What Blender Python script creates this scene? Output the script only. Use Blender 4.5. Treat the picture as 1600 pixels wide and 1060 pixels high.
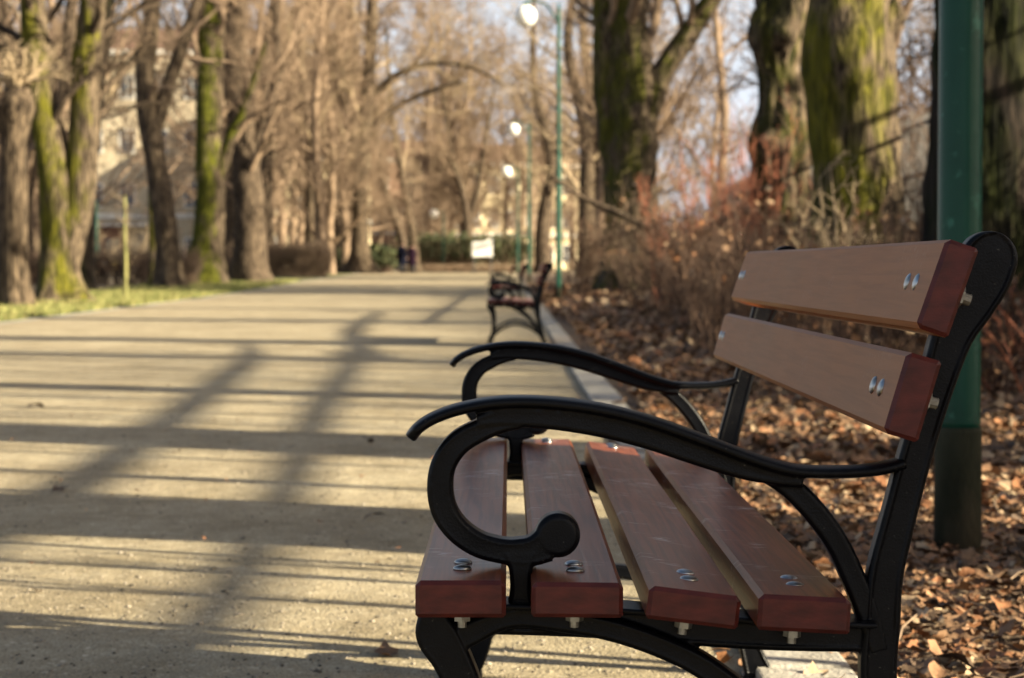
import bpy, bmesh, math, random
import numpy as np
from mathutils import Vector, Matrix, noise as mnoise

for o in list(bpy.data.objects):
    bpy.data.objects.remove(o)
SC = bpy.context.scene
COL = SC.collection
R = math.radians

# ------------------------------------------------------------------ camera, sky, sun, exposure
CAM_H = 0.776
cd = bpy.data.cameras.new('camera')
cam = bpy.data.objects.new('camera', cd); COL.objects.link(cam)
cam.location = (0, 0, CAM_H)
cam.rotation_euler = (R(90) - math.atan(114/3333), 0, -math.atan(5/3333))
cd.sensor_width = 36.0
cd.lens = 3333/1600*36
cd.clip_start = 0.1; cd.clip_end = 3000
cd.dof.use_dof = True
cd.dof.focus_distance = 2.5
cd.dof.aperture_fstop = 9.5
cd.dof.aperture_blades = 7
SC.camera = cam

SUN_EL, SUN_AZ = 20.0, 113.0          # azimuth clockwise from +Y
SUNV = Vector((math.cos(R(SUN_EL))*math.sin(R(SUN_AZ)), math.cos(R(SUN_EL))*math.cos(R(SUN_AZ)), math.sin(R(SUN_EL))))
w = bpy.data.worlds.new('World'); SC.world = w; w.use_nodes = True
wn = w.node_tree; wn.nodes.clear()
sky = wn.nodes.new('ShaderNodeTexSky'); sky.sky_type = 'NISHITA'; sky.sun_disc = False
sky.sun_elevation = R(SUN_EL); sky.sun_rotation = R(SUN_AZ)
sky.air_density = 1.0; sky.dust_density = 7.0; sky.ozone_density = 1.0
bg = wn.nodes.new('ShaderNodeBackground'); bg.inputs[1].default_value = 0.050
wo = wn.nodes.new('ShaderNodeOutputWorld')
# winter haze: the sky whitens and brightens towards the horizon
wtc = wn.nodes.new('ShaderNodeTexCoord'); wsx = wn.nodes.new('ShaderNodeSeparateXYZ'); wn.links.new(wtc.outputs['Generated'], wsx.inputs[0])
wmr = wn.nodes.new('ShaderNodeMapRange'); wmr.interpolation_type = 'SMOOTHSTEP'
wmr.inputs[1].default_value = 0.0; wmr.inputs[2].default_value = 0.42; wmr.inputs[3].default_value = 1.0; wmr.inputs[4].default_value = 0.0
wn.links.new(wsx.outputs['Z'], wmr.inputs[0])
wmx = wn.nodes.new('ShaderNodeMix'); wmx.data_type = 'RGBA'; wn.links.new(wmr.outputs[0], wmx.inputs[0])
wn.links.new(sky.outputs[0], wmx.inputs[6]); wmx.inputs[7].default_value = (5.2, 5.6, 6.2, 1)
wn.links.new(wmx.outputs[2], bg.inputs[0])
wn.links.new(bg.outputs[0], wo.inputs[0])

sd = bpy.data.lights.new('sun', 'SUN'); sd.energy = 5.0; sd.angle = R(0.42); sd.color = (1.0, 0.87, 0.62)
sun = bpy.data.objects.new('sun', sd); COL.objects.link(sun)
sun.rotation_euler = SUNV.to_track_quat('Z', 'Y').to_euler()
sun.location = (20, -10, 30)

SC.view_settings.view_transform = 'Standard'
SC.view_settings.look = 'None'
SC.view_settings.gamma = 1.0
SC.view_settings.exposure = 1.9
try: SC.view_settings.use_curve_mapping = False
except Exception: pass

# ------------------------------------------------------------------ materials
def mat(name, c1, c2=None, scale=5.0, rough=0.8, bump=0.0, bscale=40.0, metal=0.0, stretch=(1,1,1),
        coat=0.0, spec=None, lo=0.35, hi=0.65, detail=5.0, c3=None, c3scale=1.0, c3lo=0.5, c3hi=0.62, bdist=0.01):
    m = bpy.data.materials.new(name); m.use_nodes = True
    n = m.node_tree; b = n.nodes['Principled BSDF']
    b.inputs['Roughness'].default_value = rough; b.inputs['Metallic'].default_value = metal
    b.inputs['Coat Weight'].default_value = coat
    if coat: b.inputs['Coat Roughness'].default_value = 0.25
    if spec is not None: b.inputs['Specular IOR Level'].default_value = spec
    tc = n.nodes.new('ShaderNodeTexCoord'); mp = n.nodes.new('ShaderNodeMapping')
    mp.inputs['Scale'].default_value = stretch
    n.links.new(tc.outputs['Object'], mp.inputs[0])
    out = None
    if c2 is not None:
        t = n.nodes.new('ShaderNodeTexNoise'); t.inputs['Scale'].default_value = scale; t.inputs['Detail'].default_value = detail
        n.links.new(mp.outputs[0], t.inputs['Vector'])
        r = n.nodes.new('ShaderNodeValToRGB'); r.color_ramp.elements[0].position = lo; r.color_ramp.elements[1].position = hi
        r.color_ramp.elements[0].color = (*c1, 1); r.color_ramp.elements[1].color = (*c2, 1)
        n.links.new(t.outputs[0], r.inputs[0]); out = r.outputs[0]
        if c3 is not None:
            t3 = n.nodes.new('ShaderNodeTexNoise'); t3.inputs['Scale'].default_value = c3scale; t3.inputs['Detail'].default_value = 6
            n.links.new(mp.outputs[0], t3.inputs['Vector'])
            mr = n.nodes.new('ShaderNodeMapRange'); mr.inputs[1].default_value = c3lo; mr.inputs[2].default_value = c3hi
            n.links.new(t3.outputs[0], mr.inputs[0])
            mx = n.nodes.new('ShaderNodeMix'); mx.data_type = 'RGBA'
            n.links.new(mr.outputs[0], mx.inputs[0]); n.links.new(out, mx.inputs[6]); mx.inputs[7].default_value = (*c3, 1)
            out = mx.outputs[2]
        n.links.new(out, b.inputs['Base Color'])
    else:
        b.inputs['Base Color'].default_value = (*c1, 1)
    if bump:
        bt = n.nodes.new('ShaderNodeTexNoise'); bt.inputs['Scale'].default_value = bscale; bt.inputs['Detail'].default_value = 6
        n.links.new(mp.outputs[0], bt.inputs['Vector'])
        bp = n.nodes.new('ShaderNodeBump'); bp.inputs['Strength'].default_value = bump; bp.inputs['Distance'].default_value = bdist
        n.links.new(bt.outputs[0], bp.inputs['Height']); n.links.new(bp.outputs[0], b.inputs['Normal'])
    return m

def path_mat():
    m = bpy.data.materials.new('path_sand'); m.use_nodes = True
    n = m.node_tree; L = n.links.new; b = n.nodes['Principled BSDF']; b.inputs['Roughness'].default_value = 0.93
    b.inputs['Specular IOR Level'].default_value = 0.2
    tc = n.nodes.new('ShaderNodeTexCoord')
    def noise(s, d=5):
        t = n.nodes.new('ShaderNodeTexNoise'); t.inputs['Scale'].default_value = s; t.inputs['Detail'].default_value = d
        L(tc.outputs['Object'], t.inputs['Vector']); return t.outputs[0]
    def ramp(src, p0, c0, p1, c1):
        r = n.nodes.new('ShaderNodeValToRGB'); e = r.color_ramp.elements
        e[0].position = p0; e[1].position = p1; e[0].color = (*c0, 1); e[1].color = (*c1, 1); L(src, r.inputs[0]); return r.outputs[0]
    def mix(a, c, f, t='MULTIPLY'):
        x = n.nodes.new('ShaderNodeMix'); x.data_type = 'RGBA'; x.blend_type = t
        x.inputs[0].default_value = f; L(a, x.inputs[6]); L(c, x.inputs[7]); return x.outputs[2]
    c = ramp(noise(0.9, 6), .35, (.385, .325, .22), .68, (.51, .44, .305))
    c = mix(c, ramp(noise(2.6, 7), .36, (.70, .68, .63), .55, (1, 1, 1)), .7)
    c = mix(c, ramp(noise(14, 6), .3, (.72, .70, .66), .6, (1, 1, 1)), .8)
    c = mix(c, ramp(noise(160, 3), .36, (.35, .32, .28), .54, (1, 1, 1)), .85)
    v = n.nodes.new('ShaderNodeTexVoronoi'); v.inputs['Scale'].default_value = 95; L(tc.outputs['Object'], v.inputs['Vector'])
    c = mix(c, ramp(v.outputs['Color'], .80, (0, 0, 0), .97, (.30, .27, .22)), 1.0, 'ADD')
    L(c, b.inputs['Base Color'])
    a = n.nodes.new('ShaderNodeMath'); a.operation = 'MULTIPLY_ADD'; a.inputs[1].default_value = 2.2
    L(noise(9, 5), a.inputs[0]); L(noise(120, 4), a.inputs[2])
    bp = n.nodes.new('ShaderNodeBump'); bp.inputs['Strength'].default_value = 0.75; bp.inputs['Distance'].default_value = 0.008
    L(a.outputs[0], bp.inputs['Height']); L(bp.outputs[0], b.inputs['Normal'])
    return m

def bark_mat(name, dark, light, moss=(.085, .10, .014), moss_amt=0.0, mdir=(-.5, -.85, .1), grain=9.0, bump=0.9, mlo=.05):
    m = bpy.data.materials.new(name); m.use_nodes = True
    n = m.node_tree; L = n.links.new; b = n.nodes['Principled BSDF']; b.inputs['Roughness'].default_value = 0.95
    b.inputs['Specular IOR Level'].default_value = 0.15
    tc = n.nodes.new('ShaderNodeTexCoord'); mp = n.nodes.new('ShaderNodeMapping'); mp.inputs['Scale'].default_value = (1, 1, .13)
    L(tc.outputs['Object'], mp.inputs[0])
    t = n.nodes.new('ShaderNodeTexNoise'); t.inputs['Scale'].default_value = grain*2.2; t.inputs['Detail'].default_value = 7; t.inputs['Distortion'].default_value = .6
    L(mp.outputs[0], t.inputs['Vector'])
    r = n.nodes.new('ShaderNodeValToRGB'); e = r.color_ramp.elements
    e[0].position = .38; e[1].position = .64; e[0].color = (*dark, 1); e[1].color = (*light, 1)
    L(t.outputs[0], r.inputs[0])
    col = r.outputs[0]
    if moss_amt > 0:
        g = n.nodes.new('ShaderNodeNewGeometry')
        d = n.nodes.new('ShaderNodeVectorMath'); d.operation = 'DOT_PRODUCT'; d.inputs[1].default_value = Vector(mdir).normalized()
        L(g.outputs['Normal'], d.inputs[0])
        tn = n.nodes.new('ShaderNodeTexNoise'); tn.inputs['Scale'].default_value = 2.6; tn.inputs['Detail'].default_value = 8
        mp2 = n.nodes.new('ShaderNodeMapping'); mp2.inputs['Scale'].default_value = (1, 1, .45); L(tc.outputs['Object'], mp2.inputs[0])
        L(mp2.outputs[0], tn.inputs['Vector']); tn.inputs['Distortion'].default_value = .5
        ad = n.nodes.new('ShaderNodeMath'); ad.operation = 'MULTIPLY_ADD'; ad.inputs[1].default_value = 4.2; L(tn.outputs[0], ad.inputs[0]); L(d.outputs['Value'], ad.inputs[2])
        mr = n.nodes.new('ShaderNodeMapRange'); mr.inputs[1].default_value = 2.75 - moss_amt*.6 + mlo; mr.inputs[2].default_value = 3.55 - moss_amt*.6 + mlo
        L(ad.outputs[0], mr.inputs[0])
        mc = n.nodes.new('ShaderNodeValToRGB'); e = mc.color_ramp.elements; e[0].position = .35; e[1].position = .65
        e[0].color = (moss[0]*.2, moss[1]*.22, moss[2]*.5, 1); e[1].color = (*moss, 1); L(t.outputs[0], mc.inputs[0])
        mx = n.nodes.new('ShaderNodeMix'); mx.data_type = 'RGBA'; L(mr.outputs[0], mx.inputs[0]); L(col, mx.inputs[6]); L(mc.outputs[0], mx.inputs[7])
        col = mx.outputs[2]
    L(col, b.inputs['Base Color'])
    t2 = n.nodes.new('ShaderNodeTexNoise'); t2.inputs['Scale'].default_value = grain*1.3; t2.inputs['Detail'].default_value = 6; t2.inputs['Distortion'].default_value = .8
    L(mp.outputs[0], t2.inputs['Vector'])
    bp = n.nodes.new('ShaderNodeBump'); bp.inputs['Strength'].default_value = bump; bp.inputs['Distance'].default_value = .08
    L(t2.outputs[0], bp.inputs['Height']); L(bp.outputs[0], b.inputs['Normal'])
    return m

def wood_mat(name, d, l, coat=.35, spec=.5, scuff=1.0, grain_mix=.8):
    m = bpy.data.materials.new(name); m.use_nodes = True
    n = m.node_tree; L = n.links.new; b = n.nodes['Principled BSDF']
    b.inputs['Roughness'].default_value = .42; b.inputs['Coat Weight'].default_value = coat; b.inputs['Coat Roughness'].default_value = .18; b.inputs['Specular IOR Level'].default_value = spec
    tc = n.nodes.new('ShaderNodeTexCoord')
    def noise(sc, s, d=6, dist=0.):
        mp = n.nodes.new('ShaderNodeMapping'); mp.inputs['Scale'].default_value = sc; L(tc.outputs['Object'], mp.inputs[0])
        t = n.nodes.new('ShaderNodeTexNoise'); t.inputs['Scale'].default_value = s; t.inputs['Detail'].default_value = d; t.inputs['Distortion'].default_value = dist
        L(mp.outputs[0], t.inputs['Vector']); return t.outputs[0]
    grain = noise((1, .035, 1), 130, 5, .4)
    blot = noise((1, .35, 1), 5, 4)
    r = n.nodes.new('ShaderNodeValToRGB'); e = r.color_ramp.elements; e[0].position = .3; e[1].position = .7
    e[0].color = (*d, 1); e[1].color = (*l, 1); L(blot, r.inputs[0])
    r2 = n.nodes.new('ShaderNodeValToRGB'); e = r2.color_ramp.elements; e[0].position = .35; e[1].position = .6
    e[0].color = (.42, .38, .35, 1); e[1].color = (1, 1, 1, 1); L(grain, r2.inputs[0])
    mx = n.nodes.new('ShaderNodeMix'); mx.data_type = 'RGBA'; mx.blend_type = 'MULTIPLY'; mx.inputs[0].default_value = grain_mix
    L(r.outputs[0], mx.inputs[6]); L(r2.outputs[0], mx.inputs[7])
    # pale scuffs running across the boards
    sc1 = noise((.22, 1, 1), 150, 3); sc2 = noise((1, 1, 1), 7, 5)
    m1 = n.nodes.new('ShaderNodeMapRange'); m1.inputs[1].default_value = .55; m1.inputs[2].default_value = .64; L(sc1, m1.inputs[0])
    m2 = n.nodes.new('ShaderNodeMapRange'); m2.inputs[1].default_value = .52; m2.inputs[2].default_value = .66; L(sc2, m2.inputs[0])
    mm = n.nodes.new('ShaderNodeMath'); mm.operation = 'MULTIPLY'; m2.inputs[4].default_value = scuff; L(m1.outputs[0], mm.inputs[0]); L(m2.outputs[0], mm.inputs[1])
    m3 = n.nodes.new('ShaderNodeMix'); m3.data_type = 'RGBA'; L(mm.outputs[0], m3.inputs[0]); L(mx.outputs[2], m3.inputs[6]); m3.inputs[7].default_value = (.50, .43, .40, 1)
    L(m3.outputs[2], b.inputs['Base Color'])
    rr = n.nodes.new('ShaderNodeMapRange'); rr.inputs[3].default_value = .30; rr.inputs[4].default_value = .5; L(blot, rr.inputs[0]); L(rr.outputs[0], b.inputs['Roughness'])
    bp = n.nodes.new('ShaderNodeBump'); bp.inputs['Strength'].default_value = .25; bp.inputs['Distance'].default_value = .0015
    L(grain, bp.inputs['Height']); L(bp.outputs[0], b.inputs['Normal']); L(bp.outputs[0], b.inputs['Coat Normal'])
    return m

M = dict(
    path=path_mat(),
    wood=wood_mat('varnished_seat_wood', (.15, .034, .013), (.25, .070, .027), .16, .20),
    backwood_bounce=wood_mat('varnished_back_wood_bounce', (.275, .100, .030), (.35, .132, .042), .0, .10, .12, .3),  # same wood as the seat; light reflected off the path is in its tan
    iron=mat('black_cast_iron', (.0018, .002, .003), (.004, .0042, .0055), 30, .36, .45, 420, spec=.15, c3=(.06, .055, .045), c3scale=260, c3lo=.69, c3hi=.74, bdist=.0012),
    woodend=mat('varnished_end_grain', (.048, .006, .004), (.095, .014, .009), 28, .5, .3, 150, spec=.3, coat=.12, stretch=(1, .2, 2.5), bdist=.001),
    zinc=mat('zinc_bolt', (.50, .52, .55), (.3, .29, .26), 60, .34, metal=1.0), nutzinc=mat('zinc_nut', (.42, .41, .35), (.22, .2, .16), 70, .5, metal=.8),
    kerb=mat('kerb_concrete', (.30, .28, .24), (.42, .39, .34), 9, .9, .5, 90, c3=(.2, .17, .13), c3scale=3, c3lo=.55, c3hi=.7),
    joint=mat('kerb_joint', (.09, .075, .055)),
    soil=mat('leafy_soil', (.07, .045, .028), (.17, .115, .07), 12, .95, .8, 40, bdist=.03),
    meadow=mat('park_soil', (.10, .075, .045), (.17, .13, .08), 1.2, .95, .5, 20, bdist=.03),
    turf=mat('turf', (.10, .12, .035), (.19, .20, .06), 3.5, .95, .6, 60, bdist=.02, c3=(.2, .15, .08), c3scale=1.4, c3lo=.5, c3hi=.6),
    grass1=mat('grass_green', (.11, .13, .03)), grass2=mat('grass_straw', (.28, .25, .09)),
    twig=mat('twig_brown', (.14, .095, .062), (.25, .175, .115), 2, .9),
    brush=mat('brush_stem_shaded', (.045, .025, .016), (.110, .062, .038), 2, .9),  # twig brown darkened to carry the shade lying over the brush
    twig2=mat('twig_tan', (.22, .165, .10), (.34, .26, .165), 2, .9),
    twigred=mat('twig_red', (.22, .06, .028), (.32, .11, .05), 2, .7),
    twigdark=mat('twig_dark', (.07, .045, .032), (.14, .09, .06), 2, .9),
    bark=bark_mat('bark_grey', (.014, .010, .007), (.135, .10, .07)),
    barkwarm=bark_mat('bark_warm', (.014, .010, .007), (.14, .104, .07)),
    barkmoss=bark_mat('bark_mossy', (.014, .010, .007), (.145, .11, .075), (.13, .122, .012), .72),
    barkmoss2=bark_mat('bark_light_moss', (.014, .010, .007), (.145, .11, .075), (.09, .088, .014), .5),
    barkgreen=bark_mat('bark_green_moss', (.014, .010, .007), (.145, .11, .075), (.115, .118, .012), .95),
    barkknob=bark_mat('bark_gnarled', (.012, .009, .006), (.14, .105, .07), (.06, .058, .012), .45, grain=6),
    barkshade=bark_mat('bark_shaded', (.006, .005, .004), (.026, .019, .014), (.02, .024, .005), .35),  # near-black bark: the shade on these trunks is put into the colour
    stem=mat('sapling_stem', (.17, .17, .05), (.27, .25, .09), 6, .8),
    green=mat('green_post_paint', (.005, .046, .030), (.008, .062, .040), 4, .36, .1, 60, spec=.22, c3=(.03, .13, .09), c3scale=18, c3lo=.6, c3hi=.7),
    sleeve=mat('post_sleeve', (.018, .020, .012), (.036, .037, .023), 14, .85, .4, 80, spec=.15, c3=(.06, .052, .034), c3scale=5, stretch=(1, 1, .4)),
    opal=mat('opal_globe', (.86, .85, .80), None, rough=.25),
    sign=mat('sign_white', (.80, .80, .78), None, rough=.6),
    signpost=mat('sign_post', (.06, .06, .06)),
    coat1=mat('coat_navy', (.004, .005, .012), spec=.05), coat2=mat('coat_plum', (.010, .004, .010), spec=.05),
    skin=mat('skin', (.45, .27, .19)), hair=mat('hair', (.010, .007, .005), spec=.1), trousers=mat('trousers', (.012, .012, .016)), shoes=mat('shoes', (.02, .015, .012)),
    hedge=mat('evergreen_leaf', (.018, .026, .010), (.045, .06, .02), 3, .8),
    hedgelight=mat('evergreen_leaf_light', (.05, .062, .022), (.10, .11, .04), 3, .8),
    fence=mat('fence_grey', (.13, .125, .12), (.2, .19, .18), 4, .6),
    stone=mat('facade_stone', (.42, .355, .25), (.52, .45, .33), .5, .9), cream=mat('facade_cream', (.60, .50, .30), (.70, .60, .40), .4, .9),
    brick=mat('facade_brick', (.26, .15, .10), (.34, .2, .14), .8, .9), trim=mat('facade_trim', (.62, .60, .55)),
    glass=mat('window_glass', (.03, .035, .045), None, rough=.1), roof=mat('roof_tiles', (.12, .07, .05), (.2, .11, .08), 2, .8),
    shopred=mat('shop_front_red', (.10, .022, .02)), yellow=mat('car_yellow', (.75, .46, .03), None, rough=.3, coat=.6), tyre=mat('tyre', (.015, .015, .015)),
    chrome=mat('headlamp', (.7, .7, .7), None, rough=.2, metal=.6), redpaint=mat('car_red', (.4, .03, .02), None, rough=.3, coat=.6),
    pebble=mat('pebble', (.20, .17, .13), (.38, .33, .26), 30, .8),
)
LEAFM = [mat('leaf_%s' % n, a, b, 25, .75, .3, 90) for n, a, b in [
    ('tan', (.19, .098, .048), (.28, .155, .08)), ('pale', (.32, .22, .13), (.44, .32, .20)),
    ('brown', (.13, .072, .036), (.20, .115, .06)), ('rust', (.19, .08, .032), (.27, .12, .05)), ('dark', (.05, .03, .018), (.09, .055, .032))]]

# ------------------------------------------------------------------ object helpers
def tag(o, label=None, cat=None, group=None, kind=None):
    if label: o['label'] = label
    if cat: o['category'] = cat
    if group: o['group'] = group
    if kind: o['kind'] = kind
    return o

def empty(name, loc, label, cat, group=None, rz=0):
    o = bpy.data.objects.new(name, None); COL.objects.link(o)
    o.location = loc; o.rotation_euler = (0, 0, rz); o.empty_display_size = .2
    return tag(o, label, cat, group)

def mesh_np(name, V, F, mats, midx=None, smooth=False):
    """V (n,3); F list of (m,k) int arrays"""
    me = bpy.data.meshes.new(name)
    V = np.asarray(V, dtype=np.float32)
    me.vertices.add(len(V)); me.vertices.foreach_set('co', V.ravel())
    F = [np.asarray(f, dtype=np.int32) for f in F if len(f)]
    loops = np.concatenate([f.ravel() for f in F])
    tot = np.concatenate([np.full(len(f), f.shape[1], dtype=np.int32) for f in F])
    st = np.concatenate([[0], np.cumsum(tot)[:-1]]).astype(np.int32)
    me.loops.add(len(loops)); me.loops.foreach_set('vertex_index', loops)
    me.polygons.add(len(tot)); me.polygons.foreach_set('loop_start', st)
    try: me.polygons.foreach_set('loop_total', tot)
    except Exception: pass
    for m in (mats if isinstance(mats, (list, tuple)) else [mats]): me.materials.append(m)
    if midx is not None: me.polygons.foreach_set('material_index', np.asarray(midx, dtype=np.int32))
    if smooth: me.polygons.foreach_set('use_smooth', np.ones(len(tot), dtype=bool))
    me.update(calc_edges=True); me.validate()
    return me

def link(name, me, parent=None, loc=None):
    o = bpy.data.objects.new(name, me); COL.objects.link(o)
    if parent is not None: o.parent = parent
    if loc is not None: o.location = loc
    return o

def bm_obj(name, bm, m, parent=None, smooth=False):
    me = bpy.data.meshes.new(name); bmesh.ops.recalc_face_normals(bm, faces=bm.faces); bm.to_mesh(me); bm.free()
    for x in (m if isinstance(m, (list, tuple)) else [m]): me.materials.append(x)
    if smooth:
        for p in me.polygons: p.use_smooth = True
    return link(name, me, parent)

def bm_box(bm, x0, x1, y0, y1, z0, z1, bev=0.0, mi=0):
    r = bmesh.ops.create_cube(bm, size=1)
    vs = r['verts']
    for v in vs: v.co = Vector(((x0+x1)/2 + v.co.x*(x1-x0), (y0+y1)/2 + v.co.y*(y1-y0), (z0+z1)/2 + v.co.z*(z1-z0)))
    fs = {f for v in vs for f in v.link_faces}
    for f in fs: f.material_index = mi
    if bev:
        bmesh.ops.bevel(bm, geom=list({e for v in vs for e in v.link_edges}), offset=bev, segments=2, affect='EDGES', profile=.6)

def bm_cyl(bm, p0, p1, r0, r1=None, seg=12, caps=True):
    p0 = Vector(p0); p1 = Vector(p1); r1 = r0 if r1 is None else r1
    d = p1-p0; q = d.to_track_quat('Z', 'Y').to_matrix().to_4x4()
    bmesh.ops.create_cone(bm, cap_ends=caps, segments=seg, radius1=r0, radius2=max(r1, 1e-5), depth=d.length, matrix=Matrix.Translation((p0+p1)/2) @ q)

def copy_tree(o, parent=None):
    c = o.copy(); COL.objects.link(c)
    if parent is not None: c.parent = parent
    for ch in list(o.children): copy_tree(ch, c)
    return c

def gz(y):
    t = min(max((y-50)/90, 0), 1); t = t*t*(3-2*t)
    return .36*t
def gzv(y):
    t = np.clip((y-50)/90, 0, 1); return .36*t*t*(3-2*t)

# ------------------------------------------------------------------ ground, path, kerb, grass
def sheet(name, xs, ys, z, m, kind='structure', wob=0.0, edge=None, seed=0):
    """grid sheet; xs columns may be functions of y"""
    V = []; nx = len(xs)
    for y in ys:
        for x in xs:
            xx = x(y) if callable(x) else x
            dz = wob*mnoise.noise(Vector((xx*.9, y*.5, seed))) if wob else 0
            V.append((xx, y, gz(y)+z+dz))
    F = [(j*nx+i, j*nx+i+1, (j+1)*nx+i+1, (j+1)*nx+i) for j in range(len(ys)-1) for i in range(nx-1)]
    return tag(link(name, mesh_np(name, V, [F], m, smooth=True)), kind=kind)

YS = [-40, -10, 0, 2, 3, 4, 5, 6, 7, 8, 9, 10, 12, 14, 16, 18, 20, 23, 26, 30, 35, 40, 45, 50, 56, 62, 68, 75, 82, 90, 98, 106, 114, 122, 130, 137, 142, 150, 165, 190, 230, 300, 600, 2500]
sheet('ground', [-1500, -300, -60, -30, -14, -7, 0, 5, 12, 30, 60, 300, 1500], YS, -.05, M['meadow'])
def lefte(y):
    pts = [(-40, -6.6), (20, -6.8), (29, -6.9), (50, -7.4), (83, -8.4), (130, -8.7), (160, -9)]
    x = np.interp(y, [p[0] for p in pts], [p[1] for p in pts])
    return float(x) + .12*mnoise.noise(Vector((y*.7, 3, 1)))
KX0, KX1 = .465, .645
yp = [y for y in YS if -40 <= y <= 130] + [134]
ypf = sorted(set(yp + [k*1.5 for k in range(4, 88)]))
sheet('path', [lefte] + [lambda y, k=k: lefte(y)*(1-k)+KX0*k for k in (.2, .4, .6, .8)] + [KX0-.002], ypf, 0, M['path'])
sheet('cross_path', [-60, -20, -9, 0, 10, 40], [138, 142, 147, 152], .012, M['path'])
sheet('leaf_bed', [KX1+.002, 1, 1.6, 2.4, 3.5, 6, 14], yp, -.008, M['soil'], wob=.012)
sheet('grass_strip', [lambda y: lefte(y)-2.2-.02*y+.5*mnoise.noise(Vector((y*.25, 9, 2))), lambda y: lefte(y)-1.2, lambda y: lefte(y)-.02], [y for y in ypf if y >= 20], .004, M['turf'])
sheet('verge_edging', [lambda y: lefte(y)-.05, lambda y: lefte(y)+.16+.05*mnoise.noise(Vector((y*2, 0, 5)))], [y for y in ypf if y >= 18], .009, M['kerb'])

bm = bmesh.new()
k = -3.0; rnd = random.Random(5)
while k < 60:
    dx = rnd.uniform(-.004, .004); dz = rnd.uniform(-.003, .004)
    bm_box(bm, KX0+dx, KX1+dx, k+.006, k+.994, -.05, .022+dz+gz(k), .006)
    k += 1.0
kb = bm_obj('kerb', bm, M['kerb']); tag(kb, kind='structure')
sheet('kerb_bed', [KX0-.004, KX1+.004], yp, .003, M['joint'])

# pebbles and grit
def scatter_pebbles():
    rs = np.random.RandomState(3)
    base = np.array([(1, 0, 0), (0, 1, 0), (-1, 0, 0), (0, -1, 0), (0, 0, .7), (0, 0, -.7)], dtype=float)
    fc = np.array([(0, 1, 4), (1, 2, 4), (2, 3, 4), (3, 0, 4), (1, 0, 5), (2, 1, 5), (3, 2, 5), (0, 3, 5)])
    n = 7000
    y = 3.6 + 9*rs.rand(n)**1.7; x = -2.6 + (KX0+2.6)*rs.rand(n)**.6
    s = rs.gamma(2.0, .0011, n) + .0016
    a = rs.rand(n)*6.28
    V = np.repeat(base[None], n, 0) * s[:, None, None] * (0.7+.6*rs.rand(n, 6, 1)) * np.array([1, 1, .75])
    c, s_ = np.cos(a)[:, None], np.sin(a)[:, None]
    X = V[..., 0]*c - V[..., 1]*s_ + x[:, None]; Y = V[..., 0]*s_ + V[..., 1]*c + y[:, None]; Z = V[..., 2] + .001
    V = np.stack([X, Y, Z], -1).reshape(-1, 3)
    F = (fc[None] + (np.arange(n)*6)[:, None, None]).reshape(-1, 3)
    mi = np.repeat((rs.rand(n) < .35).astype(int), 8)
    tag(link('gravel', mesh_np('gravel', V, [F], [M['pebble'], M['joint']], mi)), 'fine pale grit and small pebbles on the sandy path', 'gravel', kind='stuff')
scatter_pebbles()

# ------------------------------------------------------------------ leaves
def leaf_templates(rs, k=6):
    out = []
    for t in range(k):
        n = 12; lob = rs.choice([0, 1, 1])
        pts = []
        for i in range(n):
            a = 2*math.pi*i/n
            r = .5*(1 + (.34*math.cos(5*a) if lob else 0) + .18*math.cos(a) + .16*rs.randn())
            pts.append((r*math.cos(a), r*math.sin(a)*(.8 if lob else .62), 0))
        pts.append((0, 0, 0)); P = np.array(pts)
        cx, cy = rs.uniform(-1.6, 1.6), rs.uniform(-1.2, 3.2)
        P[:, 2] = cy*P[:, 1]**2*1.4 + cx*P[:, 0]**2*.9 + .06*rs.randn(n+1)
        P[:, 2] -= P[:, 2].mean(); P[:, 2] *= min(1, .34/np.ptp(P[:, 2]))
        out.append(P)
    return out
LF = np.array([(i, (i+1) % 12, 12) for i in range(12)])
def leaves_mesh(name, pos, size, rs, tilt=.5, mw=(.3, .16, .26, .14, .14), mats=None):
    T = np.array(leaf_templates(rs, 30)); n = len(pos)
    V = T[rs.randint(0, 30, n)] * size[:, None, None]
    a = rs.rand(n)*6.283; th = rs.randn(n)*tilt; ph = rs.randn(n)*tilt*.7
    def rot(V, ax, ang):
        i, j = [(1, 2), (2, 0), (0, 1)][ax]; c, s = np.cos(ang)[:, None], np.sin(ang)[:, None]
        W = V.copy(); W[..., i] = V[..., i]*c - V[..., j]*s; W[..., j] = V[..., i]*s + V[..., j]*c; return W
    V = rot(rot(rot(V, 0, th), 1, ph), 2, a)
    V[..., 2] -= V[..., 2].min(axis=1)[:, None]*.85
    V = (V + pos[:, None, :]).reshape(-1, 3)
    F = (LF[None] + (np.arange(n)*13)[:, None, None]).reshape(-1, 3)
    mi = np.repeat(rs.choice(5, n, p=mw), 12)
    return mesh_np(name, V, [F], mats or LEAFM, mi)

rs = np.random.RandomState(11)
P_ = []; S_ = []
def add_leaves(n, x0, x1, y0, y1, smin, smax, pw=1.0, lift=.03):
    y = y0 + (y1-y0)*rs.rand(n)**pw; x = x0 + (x1-x0)*rs.rand(n)
    z = gzv(y) + .012 + rs.rand(n)*lift
    P_.append(np.stack([x, y, z], 1)); S_.append(rs.uniform(smin, smax, n))
add_leaves(11000, .68, 2.4, 3.6, 8, .018, .050, lift=.016)
add_leaves(300, .68, 2.4, 3.6, 8, .05, .075, lift=.022)
add_leaves(12500, .72, 4.8, 7, 16, .03, .085, lift=.03)
add_leaves(8500, .75, 8, 14, 34, .06, .13, 1.1, lift=.07)
add_leaves(5500, .7, 9, 30, 75, .12, .22, 1.2, lift=.08)
add_leaves(220, .38, .72, 3.4, 12, .02, .06, lift=.006)
add_leaves(120, -2.5, .45, 4, 14, .008, .022, lift=.002)
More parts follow.
